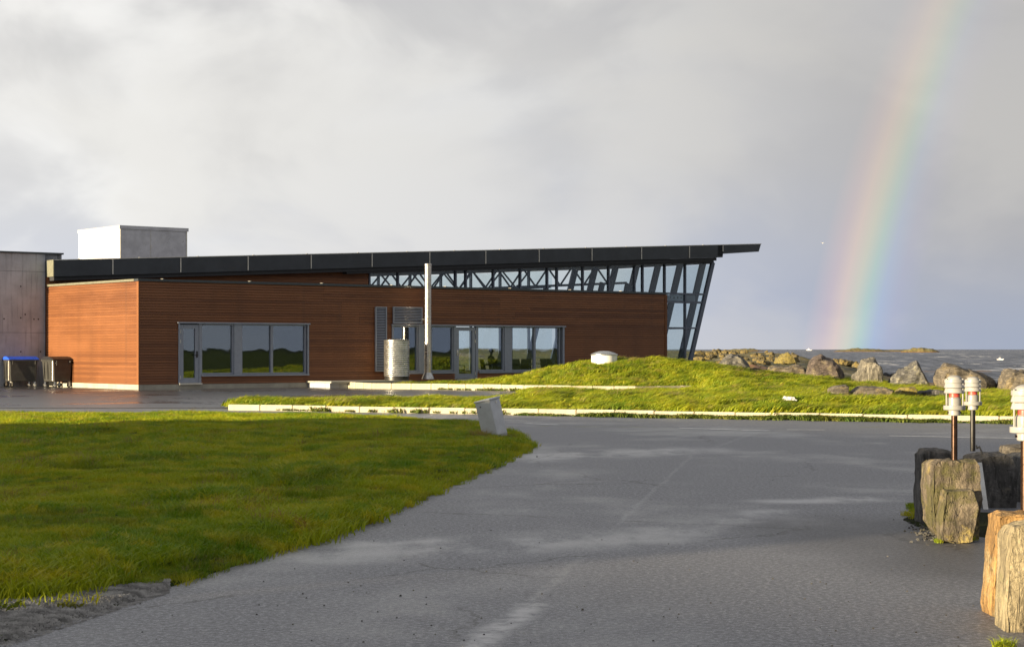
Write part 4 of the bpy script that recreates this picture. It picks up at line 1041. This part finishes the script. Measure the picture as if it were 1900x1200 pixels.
# ------------------------------------------------------------------ shore, sea, islands
def shore_h(X, Y):
    xp = 950+F*X/Y
    top = float(np.interp(xp, [560, 900, 1290, 1400, 1480, 1560, 1640, 1700, 1760], [1.9, 1.8, 1.45, 1.30, .95, .2, -1.0, -1.9, -2.6]))
    far = float(smoothstep(105, 235, Y)); h = -.9+(top+.9)*far
    if xp < 1290: h = .45+(top-.45)*far
    else: h = (-.9 + (1.35 if xp < 1400 else float(np.interp(xp, [1400, 1520], [1.35, .2])))*(1-far))*(1-far)+top*far
    amp = .20 if xp > 1280 else .10
    return h+amp*fbm(X, Y, .16, 8, 5)+amp*.6*abs(fbm(X, Y, .55, 9, 3))-.15
sheet('rocky_shore', list(np.arange(480, 1790, 5)), lambda x: 100, lambda x: float(np.interp(x, [500, 1290, 1400, 1600, 1700], [300, 260, 250, 190, 180])), 110, shore_h, M['shore'], kind='structure')
SEA = -1.75
vs = []; fs = []; rows = [100*(1.019**i) for i in range(190)]; rows += [rows[-1]*1.5**i for i in range(1, 7)]+[40000]
azs = list(np.linspace(-20, 30, 130))+[36, 44, 54, 64]
for Y in rows:
    for a in azs:
        X = Y*math.tan(R(a)); amp = .20 if Y < 1500 else 0
        vs.append((X, Y, SEA+amp*(noise.noise(Vector((X*.11, Y*.17, 0)))+.6*noise.noise(Vector((X*.35, Y*.5, 3))))))
n = len(azs)
for j in range(len(rows)-1):
    for i in range(n-1): fs.append((j*n+i, j*n+i+1, (j+1)*n+i+1, (j+1)*n+i))
link('sea', pyd('sea', vs, fs, True), M['sea'], kind='structure')
def island(x0, x1, ytop, Dd, seed, mat='shore'):
    w = (x1-x0)/F*Dd; hh_ = (HOR-ytop+.6)/F*Dd+2; c = ((x0+x1)/2-950)/F*Dd; vs = []; fs = []; nx, ny = 60, 8
    for i in range(nx+1):
        for j in range(ny+1):
            a = i/nx*2-1; b = j/ny*2-1; r2 = a*a+b*b
            z = hh_*max(0, 1-r2)**.8*(1+.35*fbm(a*3, b, 1.3, seed))-2.2
            vs.append((c+a*w/2, Dd+b*w*.3, z))
    for i in range(nx):
        for j in range(ny): q = ny+1; fs.append((i*q+j, (i+1)*q+j, (i+1)*q+j+1, i*q+j+1))
    return link('island', pyd('island', vs, fs, True), M[mat], kind='structure')
island(1545, 1655, 644.5, 2600, 1); island(1670, 1745, 643, 2100, 2); island(1600, 1745, 646.8, 2700, 3)
island(1340, 1420, 645.5, 3200, 5)
# far dark hills on the landward side, seen only as reflections
def hill(cx_, cy_, rx, h, seed, name='hill'):
    vs = []; fs = []; nx, ny = 80, 16; d = Vector((cx_, cy_, 0)).normalized(); s_ = Vector((-d.y, d.x, 0))
    for i in range(nx+1):
        for j in range(ny+1):
            a = i/nx*2-1; b = j/ny*2-1; z = h*(1-b*b)*(1-a*a)**.6*(.75+.8*abs(fbm(a*4, b, 1, seed)))-1
            p = Vector((cx_, cy_, 0))+s_*a*rx+d*b*120; vs.append((p.x, p.y, z))
    for i in range(nx):
        for j in range(ny): q = ny+1; fs.append((i*q+j, (i+1)*q+j, (i+1)*q+j+1, i*q+j+1))
    link(name, pyd(name, vs, fs, True), M['moss'], kind='structure')
hill(900, -220, 700, 2.6, 4)
# shore rocks: one shape per few copies
protos = []
for sd_ in range(5):
    bm = bmesh.new(); bmesh.ops.create_icosphere(bm, subdivisions=3, radius=1)
    for v in bm.verts:
        p = v.co.copy(); c_ = noise.voronoi(p*1.1+Vector((sd_*5, 0, 0)))[0]; d = 1+.35*noise.fractal(p*1.1+Vector((0, sd_*9, 0)), 1, 2, 3)+.3*(c_[1]-c_[0]-.3); v.co = p*d
    me = bpy.data.meshes.new('shore_rock'); bm.to_mesh(me); bm.free(); me.set_sharp_from_angle(angle=R(25))
    me.materials.append(M['rock_shore']); protos.append(me)
rs = random.Random(5); cnt = 0
def shore_rock(xp, Dd, r, label, grp, black=False):
    global cnt
    X = (xp-950)/F*Dd; me = protos[cnt % 5]; cnt += 1
    if black:
        me = me.copy(); me.materials[0] = M['rock_black']
    o = bpy.data.objects.new('shore_rock', me); C.objects.link(o)
    o.location = (X, Dd, max(shore_h(X, Dd), SEA)+r*.25); o.scale = (r*rs.uniform(.9, 1.5), r, r*rs.uniform(.6, .85)); o.rotation_euler = (0, 0, rs.uniform(0, 6))
    tag(o, label, 'rock', grp)
for i in range(90):
    xp = rs.uniform(1293, 1480); Dd = rs.uniform(112, 225)
    shore_rock(xp, Dd, rs.uniform(.14, .42)*(1.3 if Dd > 160 else 1), 'yellow lichened rock among the jumble on the shore behind the glass end', 'lichened rocks on the shore')
for i in range(14):
    shore_rock(1478+i*3.2+rs.uniform(-1, 1), 150+rs.uniform(-3, 3), rs.uniform(.25, .4), 'small pale stone in the strand line behind the pointed boulder', 'small pale strand stones')
for i in range(16):
    shore_rock(1545+i*3.9+rs.uniform(-1, 1), 205+rs.uniform(-3, 3), rs.uniform(.40, .62), 'yellow-topped stone in the low breakwater row behind the boulders', 'stones of the low breakwater')
for i in range(14):
    xp = 1612+i*6.8; Dd = 205; X = (xp-950)/F*Dd; r = rs.uniform(.45, .8); me = protos[i % 5].copy(); me.materials[0] = M['rock_black']
    o = bpy.data.objects.new('shore_rock', me); C.objects.link(o); o.location = (X, Dd, SEA+.15); o.scale = (r*1.4, r, r*.8); o.rotation_euler = (0, 0, rs.uniform(0, 6))
    tag(o, 'dark wet stone in the water at the end of the breakwater row', 'rock', 'dark wet stones at the water line')
sheet('seaweed_bed', list(np.arange(1370, 1640, 5)), lambda x: 118, lambda x: 136, 14, lambda X, Y: max(shore_h(X, Y), -1.72)+.10, simple('orange_seaweed', (.30, .12, .015), .6, 0, .5, 1.2, .4), kind='structure')
# sand bars in the bay
for (a, b, Dd) in ((1700, 1840, 260), (1690, 1760, 158), (1560, 1640, 146)):
    island_ = sheet('tidal_bar', list(np.arange(a, b+1, 5)), lambda x: Dd, lambda x: Dd*1.012, 4, lambda X, Y: SEA+.22+.05*fbm(X, Y, .6, 2), M['shore'], kind='structure')

# buoy boat far out and distant lighthouse-like boat
def boat(name, xp, yp, L, label):
    Dd = F*(EYE-SEA)/(yp-HOR); X = (xp-950)/F*Dd
    o = empty(name, (X, Dd, SEA), 0, label=label, cat='boat')
    MB().hexa([(-L*.42, -L*.14, -.05), (L*.36, -L*.12, -.05), (L*.36, L*.12, -.05), (-L*.42, L*.14, -.05), (-L*.5, -L*.17, L*.13), (L*.55, -L*.02, L*.16), (L*.55, L*.02, L*.16), (-L*.5, L*.17, L*.13)]).build('hull', M['whitebox'], o)
    MB().hexa([(-L*.25, -L*.1, L*.13), (L*.12, -L*.1, L*.13), (L*.12, L*.1, L*.13), (-L*.25, L*.1, L*.13), (-L*.2, -L*.08, L*.27), (L*.04, -L*.08, L*.27), (L*.04, L*.08, L*.27), (-L*.2, L*.08, L*.27)]).build('cabin', M['whitebox'], o)
    MB().tube((-L*.05, 0, L*.27), (-L*.05, 0, L*.5), L*.012).build('mast', M['whitebox'], o)
boat('boat', 1856, 667.5, 2.2, 'small white boat on the open water near the right edge')
boat('boat', 1501, 650.2, 16, 'tiny white vessel on the horizon left of the rainbow foot')
# gull
gD = 190; go = empty('gull', ((1526-950)/F*gD, gD, EYE+(HOR-451)/F*gD), R(30), label='small white gull flying left of the rainbow', cat='gull')
go.scale = (.42, .42, .42)
MB().lathe([(.005, -.28), (.05, -.2), (.08, 0), (.06, .14), (.045, .2), (.03, .26), (.004, .31)], 10).build('body', M['bird'], go, smooth=True, rot=(R(-70), 0, 0))
for s_ in (-1, 1):
    MB().hexa([(s_*.05, -.1, 0), (s_*.35, -.06, .16), (s_*.35, .08, .16), (s_*.05, .1, 0), (s_*.05, -.1, .02), (s_*.35, -.06, .18), (s_*.35, .08, .18), (s_*.05, .1, .02)]).hexa([(s_*.35, -.06, .16), (s_*.72, -.16, .06), (s_*.7, -.1, .06), (s_*.35, .08, .16), (s_*.35, -.06, .18), (s_*.72, -.16, .07), (s_*.7, -.1, .07), (s_*.35, .08, .18)]).build('wing', M['bird'], go)
MB().hexa([(-.03, -.25, 0), (.03, -.25, 0), (.07, -.4, .0), (-.07, -.4, .0), (-.03, -.25, .02), (.03, -.25, .02), (.07, -.4, .01), (-.07, -.4, .01)]).build('tail', M['bird'], go)

# ------------------------------------------------------------------ chairs, tables and a person inside the cafe
def chair(u, s, rz, mat, label, group='dark armchairs inside the cafe'):
    o = empty('armchair', loc_uv(u, s, .2), A0+rz, label=label, cat='armchair', group=group)
    MB().box(-.26, .26, -.25, .25, .40, .47).build('seat', M[mat], o, bevel=.01)
    MB().hexa([(-.26, .22, .47), (.26, .22, .47), (.26, .27, .47), (-.26, .27, .47), (-.24, .33, .95), (.24, .33, .95), (.24, .37, .95), (-.24, .37, .95)]).build('backrest', M[mat], o, bevel=.01)
    for sx in (-1, 1):
        MB().bar((sx*.27, -.24, .66), (sx*.27, .30, .68), .045, .03).build('armrest', M[mat], o)
        MB().bar((sx*.27, -.22, 0), (sx*.27, -.22, .65), .035).build('leg', M[mat], o); MB().bar((sx*.26, .30, 0), (sx*.26, .24, .46), .035).build('leg', M[mat], o)
    return o
def table(u, s, label):
    o = empty('cafe_table', loc_uv(u, s, .2), A0, label=label, cat='table', group='cafe tables')
    MB().box(-.4, .4, -.4, .4, .71, .745).build('tabletop', M['chair'], o, bevel=.006); MB().tube((0, 0, .02), (0, 0, .71), .035).build('leg', M['galv'], o); MB().lathe([(.25, 0), (.24, .02), (.03, .03)], 20).build('foot', M['galv'], o)
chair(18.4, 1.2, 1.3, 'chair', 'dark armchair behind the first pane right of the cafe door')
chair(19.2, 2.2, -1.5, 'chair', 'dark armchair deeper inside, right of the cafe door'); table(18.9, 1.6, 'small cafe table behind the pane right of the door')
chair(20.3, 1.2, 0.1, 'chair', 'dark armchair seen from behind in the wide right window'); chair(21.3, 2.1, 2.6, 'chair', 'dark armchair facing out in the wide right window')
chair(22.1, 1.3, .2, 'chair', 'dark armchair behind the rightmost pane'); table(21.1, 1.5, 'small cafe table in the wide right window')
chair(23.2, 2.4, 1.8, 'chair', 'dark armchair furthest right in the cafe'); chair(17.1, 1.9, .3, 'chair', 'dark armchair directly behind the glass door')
chair(15.0, 1.5, 2.4, 'whitechair', 'white chair behind the pane left of the glass door', 'white chair')
def person(u, s, rz, label):
    o = empty('person', loc_uv(u, s, .2), A0+rz, label=label, cat='person')
    J = [(0, 0, .52), (0, .02, .75), (0, .02, 1.0), (0, .0, 1.12), (0, -.02, 1.22), (0, -.02, 1.34),
         (.20, .02, 1.04), (.27, -.08, .80), (.18, -.30, .72), (-.20, .02, 1.04), (-.27, -.08, .80), (-.18, -.30, .72),
         (.10, -.05, .50), (.13, -.45, .52), (.13, -.45, .10), (.13, -.60, .04), (-.10, -.05, .50), (-.13, -.45, .52), (-.13, -.45, .10), (-.13, -.60, .04)]
    E = [(0, 1), (1, 2), (2, 3), (3, 4), (4, 5), (2, 6), (6, 7), (7, 8), (2, 9), (9, 10), (10, 11), (0, 12), (12, 13), (13, 14), (14, 15), (0, 16), (16, 17), (17, 18), (18, 19)]
    rad = [.15, .14, .14, .06, .075, .085, .07, .05, .035, .07, .05, .035, .09, .07, .05, .035, .09, .07, .05, .035]
    me = bpy.data.meshes.new('body'); me.from_pydata(J, E, []); ob = link('body', me, M['cloth'], o)
    md = ob.modifiers.new('skin', 'SKIN'); sv = me.skin_vertices[0].data
    for i, r in enumerate(rad): sv[i].radius = (r, r*.8)
    sv[0].use_root = True; ob.modifiers.new('sub', 'SUBSURF').levels = 1
    bm = bmesh.new(); bmesh.ops.create_icosphere(bm, subdivisions=3, radius=.105, matrix=Matrix.Translation((0, .0, 1.335)))
    for v in bm.verts:
        if v.co.y < -.05 and v.co.z < 1.35: v.co.y = -.05
    me = bpy.data.meshes.new('hair'); bm.to_mesh(me); bm.free(); link('hair', me, M['hair'], o)
    bm = bmesh.new(); bmesh.ops.create_icosphere(bm, subdivisions=3, radius=.085, matrix=Matrix.Translation((0, -.045, 1.31)))
    for v in bm.verts:
        if abs(v.co.x) < .02 and v.co.y < -.12 and 1.28 < v.co.z < 1.33: v.co.y -= .02
    me = bpy.data.meshes.new('face'); bm.to_mesh(me); bm.free(); link('face', me, M['skin'], o)
person(20.1, 3.2, 1.4, 'dark-haired seated person in dark clothes behind the pane right of the door')

# unseen hall behind the viewer, added and stepped to shade lawn and stones
ax_ = Vector((.796, .605, 0)); bx_ = Vector((-.605, .796, 0))
def qp(q, p): v = ax_*q+bx_*p; return (v.x, v.y)
hall = empty('shade_hall', (*qp(-34, 22), 0), math.atan2(bx_.y, bx_.x), label='unseen pale hall added to shade the lawn, outside the left of the view', cat='building')
tanE = math.tan(R(SUN_EL))
hM, hL = (26.5+28)*tanE, (20.5+28)*tanE
MB().box(-7, 11.9, -6, 6, -.1, hM-.3).build('wall', M['render'], hall); MB().box(-7.3, 12.1, -6.3, 6.3, hM-.3, hM).build('roof', M['cap'], hall)  # main block of the unseen hall added for shade
MB().box(-11.3, -7.01, -6, 6, -.1, hL-.2).build('shade_wing_wall', M['render'], hall); MB().box(-11.4, -7.31, -6.2, 6.2, hL-.2, hL).build('shade_wing_roof', M['cap'], hall)
hP = (8.0+28)*tanE  # lowest block, added to shade the near gravel corner
MB().box(-15.5, -11.41, -6, 6, -.1, hP-.2).build('low_shade_wall', M['render'], hall); MB().box(-15.6, -11.41, -6.2, 6.2, hP-.2, hP).build('low_shade_roof', M['cap'], hall)
for i in range(5): 
    w_ = MB(); w_.box(-5+i*3.6, -3.6+i*3.6, -6.06, -6.01, 1.2, 2.8); f_ = w_.build('window', M['trim'], hall); MB().box(-4.9+i*3.6, -3.7+i*3.6, -6.08, -6.062, 1.3, 2.7).build('pane', M['glass'], f_)  # windows of the unseen added hall

# ------------------------------------------------------------------ grass
def clump(name, n, rad, hmin, hmax, w, lean, mat, seed, leanx=0.0, droop=.35):
    r = random.Random(seed); vs = []; fs = []
    for i in range(n):
        a = r.uniform(0, 6.283); d = rad*math.sqrt(r.random()); x, y = d*math.cos(a), d*math.sin(a); h = r.uniform(hmin, hmax); b = r.uniform(0, 6.283)
        lx, ly = lean*math.cos(b)+leanx*r.uniform(.6, 1.3), lean*math.sin(b); ww = w*r.uniform(.6, 1.2); c = r.uniform(0, 3.14); ux, uy = math.cos(c)*ww/2, math.sin(c)*ww/2
        k_ = len(vs); z1 = h*.55
        vs += [(x-ux, y-uy, -.01), (x+ux, y+uy, -.01), (x+lx*h*.4+ux*.8, y+ly*h*.4+uy*.8, z1), (x+lx*h*.4-ux*.8, y+ly*h*.4-uy*.8, z1), (x+lx*h*1.1, y+ly*h*1.1, h*(1-droop*min(1, abs(lx)+abs(ly))*.6))]
        fs += [(k_, k_+1, k_+2, k_+3), (k_+3, k_+2, k_+4)]
    me = pyd(name, vs, fs); me.materials.append(mat); return bpy.data.objects.new(name, me)
def scatter(name, pts, clumps, smin, smax, kindlabel, rotvar=6.283, seed=0):
    """real instanced grass: one point per clump, geometry nodes puts a clump on each"""
    coll = bpy.data.collections.new(name+'_clumps')
    for c in clumps: coll.objects.link(c)
    me = bpy.data.meshes.new(name); me.from_pydata([tuple(p) for p in pts], [], [])
    r = np.random.default_rng(seed); n = len(pts)
    at = me.attributes.new('rz', 'FLOAT', 'POINT'); at.data.foreach_set('value', r.uniform(-rotvar/2, rotvar/2, n).astype(np.float32))
    at = me.attributes.new('sc', 'FLOAT', 'POINT'); sc_n = np.array([1+.75*noise.noise(Vector((p[0]*.9, p[1]*.45, 4.5)))+.35*noise.noise(Vector((p[0]*3, p[1]*1.6, 1.5))) for p in pts]); at.data.foreach_set('value', (r.uniform(smin, smax, n)*np.clip(sc_n, .4, 1.5)).astype(np.float32))
    at = me.attributes.new('pick', 'INT', 'POINT'); at.data.foreach_set('value', r.integers(0, len(clumps), n).astype(np.int32))
    o = bpy.data.objects.new(name, me); C.objects.link(o)
    ng = bpy.data.node_groups.new(name, 'GeometryNodeTree'); ng.interface.new_socket('Geometry', in_out='INPUT', socket_type='NodeSocketGeometry'); ng.interface.new_socket('Geometry', in_out='OUTPUT', socket_type='NodeSocketGeometry')
    N = ng.nodes; Lk = ng.links; i_ = N.new('NodeGroupInput'); ou = N.new('NodeGroupOutput')
    ci = N.new('GeometryNodeCollectionInfo'); ci.inputs['Collection'].default_value = coll; ci.inputs['Separate Children'].default_value = True; ci.inputs['Reset Children'].default_value = True
    iop = N.new('GeometryNodeInstanceOnPoints'); iop.inputs['Pick Instance'].default_value = True
    def attr(nm, ty):
        a = N.new('GeometryNodeInputNamedAttribute'); a.data_type = ty; a.inputs[0].default_value = nm; return a.outputs[0]
    cx = N.new('ShaderNodeCombineXYZ'); Lk.new(attr('rz', 'FLOAT'), cx.inputs[2]); Lk.new(cx.outputs[0], iop.inputs['Rotation'])
    cs = N.new('ShaderNodeCombineXYZ'); sca = attr('sc', 'FLOAT')
    for q in range(3): Lk.new(sca, cs.inputs[q])
    Lk.new(cs.outputs[0], iop.inputs['Scale']); Lk.new(attr('pick', 'INT'), iop.inputs['Instance Index'])
    Lk.new(i_.outputs[0], iop.inputs['Points']); Lk.new(ci.outputs[0], iop.inputs['Instance']); Lk.new(iop.outputs[0], ou.inputs[0])
    md = o.modifiers.new('scatter', 'NODES'); md.node_group = ng
    tag(o, kindlabel, None, None, 'stuff'); return o
def sample(n, x0, x1, y0, y1, ok, hfn, dens):
    """uniform per ground area, thinned by dens(D)"""
    out = []
    while len(out) < n:
        Y = math.sqrt(rng.uniform(y0*y0, y1*y1)); xp = rng.uniform(x0, x1)
        if rng.random() > dens(Y): continue
        X = (xp-950)/F*Y
        if ok(X, Y, xp, HOR+F*EYE/Y): out.append((X, Y, hfn(X, Y)))
    return out
def ok_lawn(X, Y, xp, yp):
    if xp > 989: return False
    w_ = 5*noise.noise(Vector((X*3, Y*3, 0)))+3*noise.noise(Vector((X*9, Y*9, 5)))
    if not (interp(LAWN_BACK, xp)-1 < yp < interp(LAWN_FRONT, xp)+w_-1): return False
    if xp < 380 and yp > 1122-.115*xp+8*noise.noise(Vector((X*4, Y*4, 2))) and random.random() > .012: return False
    if abs(yp-955) < 4+3*noise.noise(Vector((X*4, 0, 0))) and 285 < xp < 500 and random.random() > .15: return False
    if abs(yp-961) < 3 and xp < 120 and random.random() > .15: return False
    return True
lc = [clump('grass_clump', 46, .15, .035, .10, .009, .7, M['lawn_blade'], i, .25) for i in range(5)]
def lawn_z(X, Y): return lawn_h(X, Y)
P1 = sample(20000, -60, 990, 10.2, 47, ok_lawn, lawn_z, lambda Y: min(1, (13/Y)**1.3))
scatter('lawn_grass', P1, lc, .7, 1.25, 'short green lawn grass in the shade of the foreground', seed=1)
lt = [clump('tall_grass_clump', 16, .10, .08, .16, .006, .5, M['dry'], 50+i, .35) for i in range(3)]
P2 = [p for p in sample(700, -60, 990, 10.2, 47, lambda X, Y, a, b: ok_lawn(X, Y, a, b) and noise.noise(Vector((X*1.1, Y*.8, 7))) > .12, lawn_z, lambda Y: min(1, (13/Y)**1))]
scatter('lawn_seed_heads', P2, lt, .5, 1.1, 'dry straw-coloured tufts among the lawn grass', seed=2)
lw_ = [clump('weed_clump', 30, .09, .02, .06, .022, 1.1, M['weed'], 70+i) for i in range(3)]
P2b = sample(900, -60, 990, 10.2, 47, lambda X, Y, a, b: ok_lawn(X, Y, a, b) and noise.noise(Vector((X*.9, Y*.8, 17))) > .15, lawn_z, lambda Y: min(1, (13/Y)**1))
scatter('lawn_weeds', P2b, lw_, .6, 1.3, 'broad-leaved weeds in the lawn', seed=3)
# windblown grass on the bank
bc = [clump('bank_clump', 36, .24, .07, .21, .024, .5, M['bank_blade'], 100+i, .95) for i in range(5)]
def ok_bank(X, Y, xp, yp):
    yk = kerbY(xp)
    if Y < yk+.32: return False
    if xp < 958:
        return (yp > interp(WEDGE, xp)+.3 if yp > 733 else (690 < xp and Y > px2Y(interp(UK, xp))+.3 and Y < min(79, Dp(U(xp))-.4)))
    if xp < 1236 and Y > Dp(U(xp))-.4: return False
    if xp < 1310 and abs(Y-px2Y(interp(UK, xp))) < .3: return False
    if (X-wx)**2+(Y-wy)**2 < .45: return False
    for (sx, sy, r_) in STONES:
        if abs(X-Xb) < .28 and -2.4 < Y-Yb < .2: return False
        if abs(X-sx) < r_ and -2.6 < Y-sy < .5: return False
    return Y < 82
STONES = [((x-950)/F*surfD(x, 741), surfD(x, 741), w*.85) for x, w in ((1554, .36), (1613, .75), (1680, .38), (1733, .5))]
def hb(X, Y): return bank_h(X, Y)
P3 = sample(30000, 424, 1960, 38, 84, ok_bank, hb, lambda Y: min(1, 48/Y))
# thin the low border near the wall and on the tip
scatter('bank_grass', P3, bc, .55, 1.15, 'long sunlit windblown grass covering the bank and the mound', rotvar=1.0, seed=4)
bd = [clump('dry_clump', 16, .12, .18, .34, .008, .35, M['dry'], 130+i, .9) for i in range(3)]
P4 = sample(1300, 424, 1960, 38, 84, lambda X, Y, a, b: ok_bank(X, Y, a, b) and noise.noise(Vector((X*.5, Y*.3, 7))) > .05, hb, lambda Y: 1)
scatter('bank_seed_grass', P4, bd, .6, 1.0, 'pale seeding grass stems scattered over the bank', rotvar=1.0, seed=5)
# weeds at the foot of the lower kerb
wc = [clump('kerb_weed', 34, .14, .04, .13, .03, .8, M['weed'], 150+i) for i in range(3)]
P5 = []
for i in range(1500):
    xp = random.uniform(950, 1960); q = noise.noise(Vector((xp*.012, 3, 1)))
    if random.random() > .45+q+(.25 if 1380 < xp < 1640 else 0): continue
    Y = kerbY(xp)-abs(random.gauss(0, .20))-.05; P5.append(((xp-950)/F*Y, Y, 0))
for i in range(90):
    xp = random.uniform(500, 950); Y = kerbY(xp)+random.uniform(-.1, .3); P5.append(((xp-950)/F*Y, Y, .02))
for i in range(60):
    xp = random.uniform(800, 1300); Y = px2Y(interp(UK, xp))-.06; P5.append(((xp-950)/F*Y, Y, .02))
scatter('kerb_weeds', P5, wc, .5, 1.1, 'leafy green weeds growing along the foot of the kerbs', seed=6)
# grass tuft at the cabinet and small plants by the near stones
tuft = [clump('tuft', 60, .12, .10, .22, .006, .9, M['dry'], 200), clump('tuft', 60, .12, .08, .2, .006, .9, M['lawn_blade'], 201)]
P6 = []
for (x, y, n_, sp) in ((905, 822, 9, 9), (925, 820, 8, 14), (890, 823, 5, 8)):
    for i in range(n_):
        X, Y = gp(x+random.gauss(0, sp), y+random.gauss(0, 1.5)); P6.append((X, Y, lawn_h(X, Y)))
scatter('cabinet_tuft', P6, tuft, .5, .9, 'brownish grass tuft round the foot of the leaning cabinet', seed=7)
P7 = [(*gp(1862+random.gauss(0, 6), 1205+random.gauss(0, 4)), .01) for i in range(16)]+[(*gp(1697+random.gauss(0, 7), 948+random.gauss(0, 5)), .01) for i in range(50)]+[(*gp(1765+random.gauss(0, 20), 1004+random.gauss(0, 2)), .005) for i in range(8)]
scatter('stone_foot_plants', P7, [clump('tuft', 40, .05, .02, .07, .006, .8, M['lawn_blade'], 210)], .6, 1.1, 'small green plants at the foot of the near stones', seed=8)
